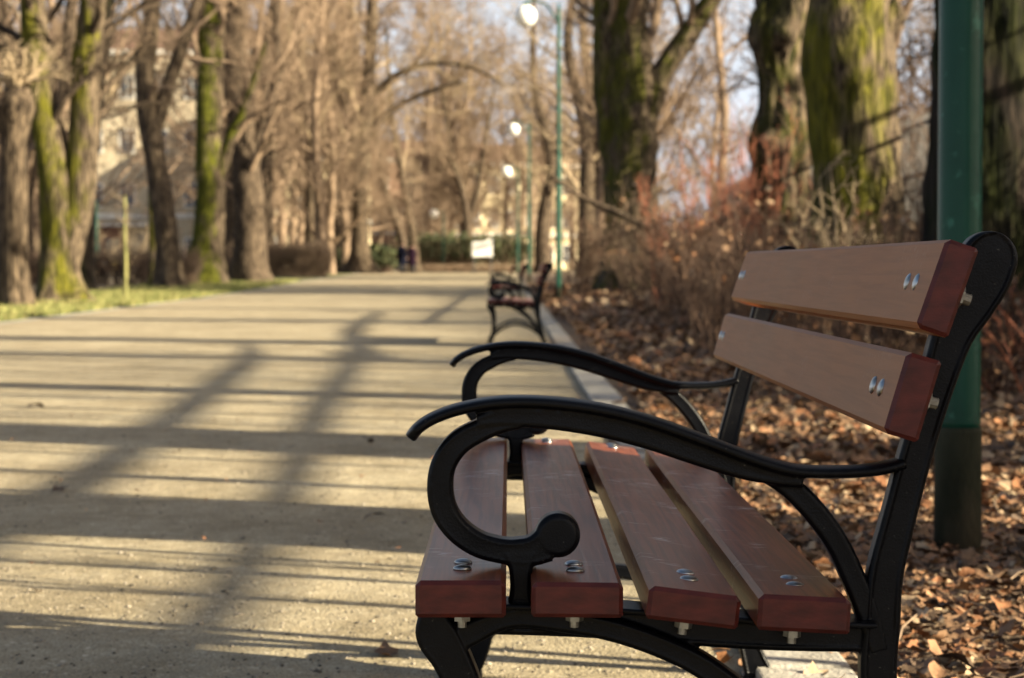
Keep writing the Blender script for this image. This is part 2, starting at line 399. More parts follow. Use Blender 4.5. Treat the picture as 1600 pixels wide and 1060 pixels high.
pp = np.concatenate(P_); ss = np.concatenate(S_)
tag(link('leaf_litter', leaves_mesh('leaf_litter', pp, ss, rs, .30)), 'brown and tan fallen leaves lying deep beside the kerb', 'leaves', kind='stuff')
# few separate leaves on the path
for px_, y_, s_, lab in [(-1.55, 7.35, .075, 'dark curled leaf alone in the broad shade band far left on the path'),
                         (-2.57, 11.55, .10, 'brown leaf on the path farthest from the bench'),
                         (-.62, 9.35, .06, 'small tan leaf lying flat on the path above the armrest tip'),
                         (-.42, 6.48, .055, 'small dark leaf on the path just left of the scroll of the armrest'),
                         (-.245, 4.22, .06, 'dark brown folded leaf at the bottom edge beside the front leg of the bench'),
                         (-1.12, 5.05, .03, 'tiny dark leaf at the left edge of the photo on the near sand')]:
    me = leaves_mesh('fallen_leaf', np.array([(0, 0, .003)]), np.array([s_]), rs, .25, (0, 0, .35, 0, .65))
    o = link('fallen_leaf', me, loc=(px_, y_, 0)); tag(o, lab, 'leaf', 'single leaves on the sandy path')

# ------------------------------------------------------------------ tubes
def norm(a): return a/np.maximum(np.linalg.norm(a, axis=-1, keepdims=True), 1e-9)
def tubes(P, Rr, sides=3):
    """P (N,K,3), Rr (N,K) -> V, F"""
    N, K = P.shape[:2]
    T = np.empty_like(P); T[:, 1:-1] = P[:, 2:]-P[:, :-2]; T[:, 0] = P[:, 1]-P[:, 0]; T[:, -1] = P[:, -1]-P[:, -2]
    T = norm(T); ref = np.where(np.abs(T[:, :1, 2:3]) > .8, np.array([1., 0, 0]), np.array([0, 0, 1.])) + 0*T
    A = norm(np.cross(T, ref)); B = np.cross(T, A)
    a = np.arange(sides)*2*math.pi/sides
    V = P[:, :, None] + Rr[:, :, None, None]*(A[:, :, None]*np.cos(a)[None, None, :, None] + B[:, :, None]*np.sin(a)[None, None, :, None])
    i = np.arange(N)[:, None, None]; k = np.arange(K-1)[None, :, None]; s = np.arange(sides)[None, None, :]; s2 = (s+1) % sides
    b = i*K*sides + k*sides
    F = np.stack([b+s, b+s2, b+sides+s2, b+sides+s], -1).reshape(-1, 4)
    return V.reshape(-1, 3), F

def grow(rs, P, Rr, n, tmin, tmax, length, spread, up=.1, wig=.25, K=5, rf=.55, tip=.25, rmin=.004):
    N, KP = P.shape[:2]
    idx = np.repeat(np.arange(N), n); m = len(idx)
    t = (tmin + (tmax-tmin)*(np.tile(np.arange(n), N)+rs.rand(m))/n) * (KP-1)
    i0 = np.clip(t.astype(int), 0, KP-2); f = (t-i0)[:, None]
    p = P[idx, i0]*(1-f) + P[idx, i0+1]*f
    r = Rr[idx, i0]*(1-f[:, 0]) + Rr[idx, i0+1]*f[:, 0]
    tg = norm(P[idx, i0+1]-P[idx, i0])
    pr = norm(np.cross(tg, rs.randn(m, 3)))
    ang = spread*(.6+.8*rs.rand(m))[:, None]
    d = norm(tg*np.cos(ang) + pr*np.sin(ang) + np.array([0, 0, up]))
    tt = t/(KP-1)
    L = (length if np.ndim(length) else np.full(N, length))[idx]*(.55+.9*rs.rand(m))*(1.15-.6*tt)
    Q = np.empty((m, K, 3)); Q[:, 0] = p
    for k in range(1, K):
        Q[:, k] = Q[:, k-1] + d*(L/(K-1))[:, None]
        d = norm(d + wig*rs.randn(m, 3) + np.array([0, 0, up*.5]))
    r0 = np.maximum(r*rf*(.7+.5*rs.rand(m)), rmin)
    RR = r0[:, None]*np.linspace(1, tip, K)[None]
    return Q, np.maximum(RR, rmin*.6), L

def join(parts):
    Vs, Fs, off = [], [], 0
    for V, F in parts:
        Vs.append(V); Fs.append(F+off); off += len(V)
    return np.concatenate(Vs), np.concatenate(Fs)

def resample(pts, n):
    """catmull-rom through (x,y,z,r) points"""
    p = np.array(pts, dtype=float); p = np.vstack([2*p[0]-p[1], p, 2*p[-1]-p[-2]])
    m = len(pts)-1; out = []
    for u in np.linspace(0, m, n):
        i = min(int(u), m-1); t = u-i; a, b, c, d = p[i:i+4]
        out.append(.5*((2*b) + (c-a)*t + (2*a-5*b+4*c-d)*t*t + (-a+3*b-3*c+d)*t**3))
    return np.array(out)

def trunk_np(stems, sides=24, step=.14, flare=.35, ridge=.05, lump=.08, seed=0, burls=()):
    parts = []
    for si, pts in enumerate(stems):
        L = sum(math.dist(a[:3], b[:3]) for a, b in zip(pts, pts[1:]))
        K = max(4, int(L/step)); q = resample(pts, K)
        V, F = tubes(q[None, :, :3], q[None, :, 3], sides)
        V = V.reshape(K, sides, 3); C = q[:, None, :3]
        D = V-C; a = np.arange(sides)*2*math.pi/sides
        for k in range(K):
            r = q[k, 3]; z = q[k, 2]
            for s in range(sides):
                th = a[s]; dirv = D[k, s]
                h = Vector((math.cos(th)*1.6+seed*3.1+si*7, math.sin(th)*1.6, z*.9))
                g = 1 + lump*1.6*mnoise.noise(h) + lump*mnoise.noise(h*2.7)
                g += ridge*mnoise.noise(Vector((math.cos(th)*7+seed, math.sin(th)*7, z*1.3)))*1.4
                if si == 0 and flare:
                    e = math.exp(-max(z, 0)/(.9*pts[0][3]))
                    g += flare*e*(1+.7*math.cos(th*4+seed*2+.6*math.sin(th*3+seed)))
                for bz, bt, ba, bw in burls:
                    dth = (th-bt+math.pi) % (2*math.pi)-math.pi
                    dd = ((z-bz)**2 + (dth*r)**2)/(bw*bw)
                    if dd < 9: g += ba*math.exp(-dd)
                V[k, s] = C[k, 0] + dirv*g
        # closed top
        parts.append((V.reshape(-1, 3), F))
        top = V[-1]; c = top.mean(0) + (q[-1, :3]-q[-2, :3])*.3
        n0 = len(top)
        parts.append((np.vstack([top, c[None]]), np.array([(i, (i+1) % n0, n0, n0) for i in range(n0)])))
    return join(parts)
def fixq(F):
    """split degenerate quads into triangles"""
    F = np.asarray(F); d = F[:, 2] == F[:, 3]
    return [F[~d], F[d][:, :3]]

def crown_np(stems, seed, dens=(7, 6, 5, 4), length=4.0, t0=.45, up=.12, sides=3, rmin=.006, spread=.8, wig=.22):
    rs = np.random.RandomState(seed); parts = []
    for pts in stems:
        q = resample(pts, 14)[None]
        P, Rr = q[..., :3], q[..., 3]
        A, RA, L = grow(rs, P, Rr, dens[0], t0, .98, length, spread, up, wig*.8, 7, .33, .3, rmin*2.5)
        parts.append(tubes(A, RA, 5))
        B, RB, L = grow(rs, A, RA, dens[1], .2, .98, L*.5, spread*.9, up, wig, 5, .5, .3, rmin*1.6)
        parts.append(tubes(B, RB, sides))
        if len(dens) > 2:
            C, RC, L = grow(rs, B, RB, dens[2], .15, 1., L*.55, spread*.9, up*.6, wig*1.2, 4, .6, .4, rmin*1.1)
            parts.append(tubes(C, RC, sides))
        if len(dens) > 3:
            D, RD, L = grow(rs, C, RC, dens[3], .15, 1., L*.6, spread*.8, up*.4, wig*1.2, 3, .7, .5, rmin)
            parts.append(tubes(D, RD, 3))
    return join(parts)

def tree(name, label, x, y, stems, trunkmat, twigmat='twig', crown_stems=None, seed=1, dens=(7, 6, 5, 3), length=4., t0=.5,
         flare=.35, burls=(), sides=20, step=.2, ridge=.05, lump=.08, group=None, cat='tree', up=.12, rmin=.007, spread=.8, extra=None):
    t = empty(name, (x, y, gz(y)), label, cat, group)
    V, F = trunk_np(stems, sides, step, flare, ridge, lump, seed, burls)
    link('trunk', mesh_np('trunk', V, fixq(F), M[trunkmat], smooth=True), t)
    V, F = crown_np(crown_stems or stems, seed, dens, length, t0, up, 3, rmin, spread)
    link('crown', mesh_np('crown', V, [F], M[twigmat], smooth=True), t)
    return t
def S(*pts):
    """stem from (x, z, r) points with a little depth drift"""
    return [(p[0], (p[3] if len(p) > 3 else 0), p[1], p[2]) for p in pts]

def litter_sticks():
    rs = np.random.RandomState(21); n = 420; K = 4
    y = 3.7+14*rs.rand(n)**1.3; x = .7+(1.6+.18*y)*rs.rand(n)*.8; a = rs.rand(n)*6.28
    P = np.empty((n, K, 3)); P[:, 0] = np.stack([x, y, .02+.03*rs.rand(n)], -1); d = np.stack([np.cos(a), np.sin(a), .12*rs.randn(n)], -1); L = rs.uniform(.08, .4, n)
    for k in range(1, K):
        P[:, k] = P[:, k-1]+d*(L/3)[:, None]; d = norm(d+.2*rs.randn(n, 3)*np.array([1, 1, .4])); P[:, k, 2] = np.maximum(P[:, k, 2], .012)
    V, F = tubes(P, rs.uniform(.0012, .004, n)[:, None]*np.linspace(1, .5, K)[None], 4)
    tag(link('litter_sticks', mesh_np('litter_sticks', V, [F], M['twig'])), 'broken thin sticks strewn through the fallen leaves', 'twigs', kind='stuff')
litter_sticks()
# ------------------------------------------------------------------ the trees left of the path
tree('pollarded_lime', 'short knobbly pollarded trunk at the left edge with a dark knob on top', -9.24, 40,
     [S((0, -.1, .30), (-.03, .97, .25), (.02, 2.17, .22), (-.01, 3.1, .25), (.06, 3.78, .3), (.09, 4.08, .2), (.1, 4.2, .06)),
      S((-.01, 3.0, .18), (-.18, 3.48, .16), (-.39, 3.72, .13), (-.46, 3.76, .05))], 'barkwarm', 'twig2', seed=3, dens=(9, 6, 4), length=1.8, t0=.75,
     burls=((3.8, 3.1, .4, .3), (3.4, 0., .3, .2)), lump=.14, spread=1.1)
tree('twin_lime', 'wide old tree forking low into two stems, mossy left stem and furrowed grey right stem', -9.45, 45,
     [S((0, -.1, .5), (-.04, .72, .42), (.01, 1.8, .41), (-.11, 2.88, .37), (-.31, 3.95, .30), (-.43, 5.16, .31), (-.56, 6.36, .26), (-.8, 9, .22, .5), (-1.2, 13, .1, 1)),
      S((.07, .5, .3), (.2, 1.4, .34), (.42, 2.34, .34), (.5, 3.68, .32), (.6, 5.02, .31), (.72, 6.36, .27), (1.1, 10, .2, -.5), (1.6, 14, .1, -1))],
     'barkmoss', 'bark', seed=4, length=4.0, t0=.35, dens=(9, 6, 5, 3), flare=.45)
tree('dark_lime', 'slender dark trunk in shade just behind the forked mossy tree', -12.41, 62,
     [S((0, -.1, .36), (.09, 2.37, .31), (.25, 4.22, .28), (.55, 6.26, .2), (.87, 8.47, .17), (1.3, 14, .08))], 'barkshade', seed=5, length=4.5, t0=.4)
tree('forked_lime', 'slim grey tree on the left that forks into a straight stem and one leaning right', -11.13, 70,
     [S((.02, -.1, .46), (-.05, 1.32, .40), (-.19, 2.58, .38), (-.43, 4.25, .36), (-.66, 5.71, .36), (-.77, 7.17, .34), (-.56, 8.63, .29), (-.51, 9.88, .27), (-.4, 15, .12)),
      S((-.45, 5.2, .25), (-.1, 6.3, .24), (.3, 7.5, .22), (1.0, 9.47, .19), (2.0, 13, .1))], 'barkwarm', seed=6, length=4.5, t0=.45)
tree('young_lime', 'thin mossy green trunk touching the left side of the slim forked tree', -11.95, 72,
     [S((0, -.1, .22), (-.01, 1.34, .17), (-.05, 2.85, .15), (-.1, 5, .12), (-.13, 9, .07))], 'barkmoss', seed=7, length=2., t0=.4, dens=(8, 5, 4))
tree('mossy_lime', 'thick trunk covered in bright green moss, the greenest tree left of the path', -11.35, 80,
     [S((0, -.1, .80), (.01, 1.16, .64), (.18, 3.08, .54), (.12, 5.23, .5), (.18, 7.37, .5), (.24, 9.28, .48), (.2, 10.71, .46), (.1, 16, .25)),
      S((.3, 2.6, .25), (.5, 3.9, .25), (1.0, 5.58, .22), (1.42, 6.42, .19), (2.3, 9, .12))], 'barkgreen', seed=8, length=5, t0=.4)
tree('grey_lime', 'broad furrowed grey brown trunk directly right of the green mossy one', -10.2, 84,
     [S((.05, -.1, .80), (.01, 1.18, .66), (.02, 2.94, .60), (-.15, 4.95, .54), (-.39, 7.2, .53), (-.53, 9.21, .46), (-.45, 11.2, .42), (-.3, 17, .2)),
      S((.02, 4.3, .3), (.3, 5.5, .28), (.66, 6.45, .25), (1.17, 8.21, .2), (1.05, 10.21, .16), (1.3, 14, .1))], 'bark', seed=9, length=5, t0=.35, flare=.15)
tree('spreading_lime', 'tree at the far path bend with flared pale base and drooping boughs', -8.74, 125,
     [S((0, -.2, .72), (.01, 1.6, .52), (.05, 4.8, .45), (.25, 7.8, .41), (.52, 11, .38), (.71, 14, .36), (1, 20, .2)),
      S((-.06, 6, .42), (-.5, 9, .40), (-1.35, 12, .36), (-2.09, 14.6, .32), (-3, 19, .2)),
      S((.6, 10.2, .25), (2.2, 11.6, .2), (4.44, 12.3, .16), (6.68, 12.0, .11), (8.5, 11, .06)),
      S((.3, 8, .25), (2, 9.6, .2), (4, 10.6, .16), (6, 11.2, .1)),
      S((0, 7, .28), (-2, 7.5, .2), (-3.5, 7.2, .14), (-5.2, 6, .08))], 'barkwarm', 'twig2', seed=10, length=5.5, t0=.3, dens=(8, 6, 5, 3), rmin=.012, flare=.7)
tree('leaning_maple', 'thin pale tree leaning left beside the two walkers, its base nearest them', -6.01, 140,
     [S((0, -.2, .30), (-.29, 2.4, .27), (-.83, 5.3, .25), (-1.24, 7.9, .21), (-1.66, 10.4, .17), (-2, 16, .08))], 'barkwarm', 'twig2', seed=11, length=5, t0=.4, rmin=.012)
tree('leaning_maple', 'thin dark tree leaning left directly behind the two walkers', -6.7, 142,
     [S((0, -.2, .32), (-.59, 2.8, .28), (-1.35, 5, .26), (-1.86, 6.9, .21), (-2.11, 9.7, .17), (-2.3, 15, .08))], 'bark', 'twig', seed=12, length=5, t0=.4, rmin=.012)
tree('forked_maple', 'distant tree forking into a wide V above the far end of the path', -3.22, 160,
     [S((0, -.2, .43), (.1, 3.6, .38), (-.28, 6, .26), (-1.09, 8.9, .2), (-2, 15, .1)), S((.1, 3.2, .3), (.82, 6, .22), (1.3, 8.9, .18), (2.2, 14, .08))],
     'bark', 'twig', seed=13, length=6, t0=.35, rmin=.014)

# ------------------------------------------------------------------ the trees right of the path
tree('gnarled_lime', 'heavily burred crooked trunk with bulging knots, left of the large mossy trunk', 4.48, 35,
     [S((0, -.1, .60), (-.01, 1.0, .52), (-.01, 2.3, .46), (.02, 3.0, .43), (-.05, 3.6, .30), (-.1, 4.08, .34), (-.12, 4.5, .42), (.02, 5.02, .42), (.06, 5.64, .40), (.1, 9, .3), (0, 14, .15))],
     'barkknob', seed=14, dens=(7, 6, 5, 3), t0=.64, sides=36, step=.06, lump=.26, ridge=.12,
     burls=((2.75, 2.6, .42, .20), (3.1, 5.2, .45, .16), (4.5, 3.3, .5, .20), (4.3, 5.0, .4, .16), (2.6, 4.6, .5, .15), (5.0, .4, .3, .2), (3.7, 4.2, .55, .13), (2.4, .2, .35, .2), (3.4, 4.9, .4, .12), (2.1, 5.3, .4, .14), (4.0, 4.5, -.25, .12)))
tree('old_lime', 'largest mossy trunk right of the path, with a sawn limb stub near its top', 4.42, 27,
     [S((0, -.1, .72), (0, .91, .60), (-.03, 1.71, .55), (-.07, 2.52, .54), (-.11, 3.24, .575), (-.11, 3.73, .56), (-.09, 4.13, .52), (-.06, 4.61, .50), (0, 8, .4), (.2, 14, .2)),
      S((.02, 3.3, .24), (.16, 3.62, .22), (.32, 3.85, .20), (.46, 4.0, .20), (.50, 4.03, .17))],
     'barkmoss', seed=15, dens=(7, 6, 5, 3), t0=.45, sides=48, step=.06, lump=.09, ridge=.06,
     burls=((3.4, 3.2, .14, .4), (1.3, 1.0, .18, .25), (2.2, .2, .15, .25)), crown_stems=[S((-.06, 4.61, .45), (0, 8, .4), (.2, 14, .2))])
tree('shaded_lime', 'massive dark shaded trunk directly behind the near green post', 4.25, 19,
     [S((0, -.1, .62), (0, .8, .52), (.02, 2, .50), (.05, 4, .47), (.1, 8, .4), (0, 14, .2))], 'barkshade', seed=16, dens=(6, 6, 5, 3), t0=.5, sides=44, step=.07, ridge=.08, lump=.08)
tree('limb_oak', 'old tree further along on the right, furrowed trunk with one mossy side and heavy limbs', 3.53, 62,
     [S((0, -.1, 1.0), (0, 1.6, .82), (-.01, 3.1, .75), (.02, 4.6, .73), (.04, 5.9, .70), (-.05, 7.4, .60), (-.11, 9.58, .52), (0, 15, .3)),
      S((.2, 4.2, .4), (.5, 5.3, .38), (.9, 6.3, .35), (1.47, 7.18, .32), (2.11, 8.1, .28), (4, 11, .15)),
      S((-.3, 3.0, .37), (-.62, 4.6, .37), (-.75, 6.5, .34), (-.78, 8.47, .3), (-1.2, 13, .15))], 'barkmoss2', seed=17, dens=(8, 6, 5, 3), t0=.62, sides=30, ridge=.09, length=4.5)
# trees standing on outside the frame, whose shadows fall across the path and bench
rt = random.Random(4)
for i, (x, y, r, lab) in enumerate([(4.3, .80, .46, 'stout lime tree right of the camera, nearer of two close together'), (4.5, 1.60, .46, 'stout lime tree right of the bench, farther of two close together'),
                      (4.5, 4.25, .48, 'lime tree in the row right of the bench'), (4.4, 7.1, .50, 'lime tree in the row right of the path, two trees before the dark trunk'), (4.6, 10.5, .26, 'slim lime tree just before the dark trunk in the row'),
                      (8.5, -3, .5, 'tree behind and right of the camera'), (9.5, 13, .2, 'slim tree of the second row, right of the dark trunk')]):
    bend = -1.0 if i == 2 else 0
    tree('lime_tree', lab, x, y, [S((0, -.1, r*1.1), (0, 1.5, r), (0, 2.2, r*.97, bend*.05), (rt.uniform(-.1, .1), 4, r*.88, bend*.8), (rt.uniform(-.3, .3), 8, r*.7, bend*1.4), (0, 14, r*.35, bend*1.6))],
         'bark', seed=20+i, dens=(10, 6, 5), t0=.5, length=4, sides=16, step=.3, rmin=.010, group='limes of the avenue', flare=.2)
# slim saplings: their upright stems throw the narrow stripes over the sand
for i in range(48):
    y = -1+i*.36+rt.uniform(-.3, .3); x = rt.uniform(2.5+max(0, y-7)*.2, 3.9+max(0, y-7)*.2); r = rt.choice([.012, .016, .022, .03]); h = rt.uniform(4, 6.5)
    tree('sapling', 'slim bare sapling outside the frame %s' % ('behind the two close limes', 'beside the two close limes', 'between the bench and the third lime', 'past the third lime', 'before the slimmest lime', 'past the slimmest lime')[i//8], x, y, [S((0, -.05, r), (rt.uniform(-.1, .1), h*.4, r*.9), (rt.uniform(-.3, .3), h, r*.4))],
         'bark', seed=200+i, dens=(6, 4), t0=.18, length=1.5, sides=6, step=.5, rmin=.007, group='saplings between the limes', flare=0, up=1.3, spread=.35)
tree('low_limbed_oak', 'oak behind the camera with two long low limbs reaching forward beside the path', 7.8, -6.3,
     [S((0, -.1, .42), (0, 1.5, .34), (.1, 3.2, .32), (.3, 6, .25), (.6, 10, .12)),
      [(-.1, .1, 3.1, .09), (-.1, 3.3, 3.75, .065), (1.3, 8.2, 4.2, .06), (2.8, 15, 4.95, .055), (3.5, 19, 5.35, .05), (3.9, 22, 5.7, .02)],
      [(.1, .1, 3.1, .08), (.75, 3.3, 3.7, .05), (1.65, 6.9, 4.0, .04), (2.8, 13, 4.6, .045), (3.7, 18, 5.05, .04), (4.0, 20, 5.3, .02)]],
     'bark', seed=40, dens=(5, 4, 3), t0=.5, length=1.2, sides=14, step=.4, ridge=.03, flare=.2)
tree('low_limbed_oak', 'oak outside the right edge with one long low limb over the fence line', 11.6, 12.2,
     [S((0, -.1, .32), (0, 1.5, .26), (.1, 4, .24), (.3, 7, .2), (.6, 11, .1)),
      [(-.05, 0, 5.0, .09), (.3, 2.0, 5.25, .065), (1.4, 8, 5.9, .06), (2.9, 16.8, 6.6, .04)]],
     'bark', seed=41, dens=(5, 4, 3), t0=.5, length=1.5, sides=14, step=.4, ridge=.03, flare=.2)
for i, (x, y, r, lab, mm) in enumerate([
        (4.3, 86, .42, 'brown trunk in the brush beyond the second lamp post', 'barkwarm'), 
        (7.4, 44, .28, 'slender trunk by the grey fence behind the gnarled tree', 'bark'), (9.6, 68, .34, 'grey trunk seen between the gnarled and heavy limbed trees', 'bark'),
        (5.6, 96, .5, 'dark trunk behind the second lamp post', 'barkshade'), (5.0, 118, .5, 'distant trunk over the row of benches', 'bark'),
        (3.8, 104, .4, 'tree beside the third lamp post whose limbs arch over the path', 'barkwarm'), (2.2, 134, .45, 'tree at the right far corner of the path', 'bark'), (10.5, 72, .3, 'slim tree right of the third lamp post', 'bark'), (-11.0, 138, .4, 'tree at the left far corner of the path', 'bark'), (-10.6, 116, .35, 'slim tree before the far path bend', 'barkwarm'),
        (-19.8, 95, .5, 'background trunk behind the forked mossy tree', 'bark'), (-14.5, 112, .45, 'trunk left of the far path bend', 'barkwarm'), (-12.2, 108, .4, 'trunk behind the twiggy hedge', 'bark'),
        (-20, 88, .4, 'background trunk left of the building entrance', 'bark'), (-11.5, 150, .4, 'far trunk behind the spreading tree', 'bark'), (-17.5, 75, .35, 'far left background trunk', 'bark')]):
    q = random.Random(i+70)
    tree('park_tree', lab, x, y, [S((0, -.1, r*1.2), (q.uniform(-.2, .2), 3, r), (q.uniform(-.5, .5), 7, r*.8), (q.uniform(-1, 1), 12, r*.55), (q.uniform(-1.5, 1.5), 19, r*.2))],
         mm, q.choice(['twig', 'twig2']), seed=50+i, dens=(9, 6, 5, 3), t0=.25, length=6., sides=12, step=.5, rmin=.008, group='bare trees of the park')

# far wood: one mass of trees closing the avenue
protos = []
for s in range(5):
    q = random.Random(900+s)
    st = [S((0, -.2, .34), (q.uniform(-.3, .3), 3, .28), (q.uniform(-.8, .8), 8, .22), (q.uniform(-1.5, 1.5), 14, .14), (q.uniform(-2, 2), 21, .05))]
    a = tubes(resample(st[0], 9)[None][..., :3], resample(st[0], 9)[None][..., 3], 7)
    b = crown_np(st, 300+s, (17, 8, 5, 2), 6.5, .12, .12, 3, .02, .85)
    protos.append(join([a, b]))
def mass(name, spots, m, label):
    parts = []; q = random.Random(5)
    for x, y in spots:
        V, F = protos[q.randrange(5)]; a = q.uniform(0, 6.28); s = q.uniform(.75, 1.15)
        c, s_ = math.cos(a), math.sin(a)
        W = np.stack([(V[:, 0]*c-V[:, 1]*s_)*s+x, (V[:, 0]*s_+V[:, 1]*c)*s+y, V[:, 2]*s+gz(y)], -1)
        parts.append((W, F))
    V, F = join(parts)
    tag(link(name, mesh_np(name, V, [F], m, smooth=True)), label, 'woodland', kind='stuff')
q = random.Random(77)
mass('far_woodland', [(q.uniform(-21, 9), q.uniform(158, 240)) for _ in range(40)] + [(q.uniform(4, 24), q.uniform(85, 160)) for _ in range(8)] + [(-yy*q.uniform(.072, .13), yy) for yy in [q.uniform(108, 165) for _ in range(14)]] + [(-yy*q.uniform(.2, .25), yy) for yy in [q.uniform(90, 150) for _ in range(5)]],
     M['twig'], 'brown mass of leafless trees closing the far end of the park')
mass('right_woodland', [(q.uniform(9, 22), q.uniform(42, 64)) for _ in range(11)], M['twigdark'], 'dim leafless wood behind the trunks on the right')

# ------------------------------------------------------------------ undergrowth
def thicket(name, n, xf, y0, y1, h, m, label, seed, br=(9, 4), rmin=.0035, spread=.7, leaves=0, kind='stuff', cat='undergrowth', pw=1.):
    rs = np.random.RandomState(seed)
    y = y0+(y1-y0)*rs.rand(n)**pw; x = xf(y, rs.rand(n))
    hh = h*(.55+.7*rs.rand(n))*np.clip((y-4)/24, .38, 1); K = 5
    P = np.empty((n, K, 3)); d = norm(np.stack([.28*rs.randn(n), .28*rs.randn(n), np.ones(n)], -1))
    P[:, 0] = np.stack([x, y, gzv(y)-.03], -1)
    for k in range(1, K):
        P[:, k] = P[:, k-1]+d*(hh/(K-1))[:, None]; d = norm(d+.14*rs.randn(n, 3))
    Rr = (rmin*2.2*(.7+.8*rs.rand(n)))[:, None]*np.linspace(1, .4, K)[None]
    parts = [tubes(P, Rr, 4)]
    A, RA, L = grow(rs, P, Rr, br[0], .15, 1., hh*.42, spread, .15, .25, 4, .6, .4, rmin)
    parts.append(tubes(A, RA, 3))
    B, RB, L = grow(rs, A, RA, br[1], .1, 1., L*.5, spread, .05, .3, 3, .7, .5, rmin*.8)
    parts.append(tubes(B, RB, 3))
    V, F = join(parts)
    o = tag(link(name, mesh_np(name, V, [F], m, smooth=True)), label, cat, kind=kind)
    if leaves:
        k = rs.randint(0, len(B), leaves); p = B[k, 2]
        me = leaves_mesh('dry_leaf_mass', p, rs.uniform(.035, .075, leaves)*(1+p[:, 1]/50), rs, 1.2, (.35, .15, .25, .2, .05))
        tag(link('dry_leaf_mass', me, o), kind='stuff')
    return o
thicket('undergrowth', 1350, lambda y, u: 1.35+.035*y+u*(3.2+.05*y), 11.5, 46, 1.3, M['brush'], 'brown leafless brush right of the path behind the bench', 61, (9, 5), .0046, leaves=4200)
thicket('far_undergrowth', 650, lambda y, u: 1.3+.03*y+u*9, 44, 100, 2.0, M['twig'], 'paler brown brush further along on the right under the trees', 62, (9, 5), .007, leaves=2500)
thicket('tall_undergrowth', 220, lambda y, u: 5.2+u*6, 24, 60, 3.6, M['twigdark'], 'tall dim saplings and brush behind the big trunks', 63, (10, 5), .006)
thicket('left_undergrowth', 90, lambda y, u: -30+u*15, 78, 130, 2.6, M['twig2'], 'thin pale brush behind the trees on the left', 64, (8, 4), .011)

def shrub(name, label, x, y, n, h, m, seed, lean=.35, br=(5, 3), rmin=.004, group=None, spread=.5):
    rs = np.random.RandomState(seed)
    K = 6; P = np.empty((n, K, 3)); d = norm(np.stack([lean*rs.randn(n), lean*rs.randn(n), np.ones(n)], -1))
    P[:, 0] = np.stack([.12*rs.randn(n), .12*rs.randn(n), np.full(n, -.03)], -1); hh = h*(.6+.5*rs.rand(n))
    for k in range(1, K):
        P[:, k] = P[:, k-1]+d*(hh/(K-1))[:, None]; d = norm(d+.07*rs.randn(n, 3))
    Rr = (rmin*2.*(.8+.6*rs.rand(n)))[:, None]*np.linspace(1, .35, K)[None]
    t = empty(name, (x, y, gz(y)), label, 'shrub', group)
    V, F = tubes(P, Rr, 5); link('stems', mesh_np('stems', V, [F], M[m], smooth=True), t)
    A, RA, L = grow(rs, P, Rr, br[0], .25, 1., hh*.35, spread, .2, .2, 4, .55, .4, rmin*.8)
    p = [tubes(A, RA, 3)]
    B, RB, L = grow(rs, A, RA, br[1], .2, 1., L*.5, spread, .1, .25, 3, .7, .5, rmin*.6)
    p.append(tubes(B, RB, 3)); V, F = join(p)
    link('twigs', mesh_np('twigs', V, [F], M[m], smooth=True), t)
    return t
shrub('dogwood', 'red stemmed shrub glowing in front of the gnarled trunk', 3.85, 31.5, 18, 2.8, 'twigred', 81, .16, (5, 3), .0055)
shrub('dogwood', 'red stemmed shrub left of the gnarled trunk, above the brush', 3.1, 34, 15, 2.5, 'twigred', 82, .18, (5, 3), .0055)
shrub('dogwood', 'small rusty stemmed shrub between the heavy limbed tree and the red ones', 2.9, 40, 12, 2.4, 'twigred', 83, .2, (5, 3), .006)
shrub('bare_shrub', 'pale branching shrub in front of the largest mossy trunk', 2.75, 17, 9, 1.55, 'twig2', 84, .28, (6, 4), .007, spread=.8)
shrub('bare_shrub', 'pale thin shrub right of the near green post', 3.0, 12.2, 8, 1.0, 'twigred', 85, .5, (5, 3), .004, spread=.8)
shrub('bare_shrub', 'tan bushy shrub beside the foot of the second lamp post', 1.75, 52, 26, 2.0, 'brush', 86, .3, (7, 4), .007)
for i, (x, y) in enumerate([(1.45, 15.5), (1.7, 18.5), (2.1, 13.4), (2.4, 21), (1.9, 25), (3.3, 22.5), (1.8, 31)]):
    shrub('brush_clump', ['thin clump of pale stems rising from the leaves nearest the kerb', 'second pale clump of stems along the leaf bed', 'clump of thin stems seen above the lower backrest board', 'brush clump midway between kerb and mossy trunk',
          'brush clump right of the second lamp post', 'brush clump at the foot of the mossy trunk', 'small brush clump close to the second lamp post'][i], x, y, 10, 1.1, 'brush', 90+i, .3, (6, 4), .0045, 'clumps of pale stems')

# a dead bough leaning in the brush
bmg = [[(0, 0, .9, .05), (.5, .1, 1.35, .055), (1.0, 0, 1.75, .06), (1.5, .2, 1.95, .05), (2.1, 0, 2.6, .04)]]
V, F = trunk_np([[( -1.3, 0, 2.45, .035), (-.6, .1, 2.0, .05), (0, 0, 1.75, .06), (.7, .1, 1.35, .065), (1.1, 0, .9, .07), (1.5, .1, -.05, .07)]], 10, .15, 0, .05, .08, 7)
dbm = link('fallen_bough', mesh_np('fallen_bough', V, fixq(F), M['bark'], smooth=True)); dbm.location = (2.1, 40, 0)
tag(dbm, 'dark crooked bough slanting through the brush behind the second lamp post', 'bough')

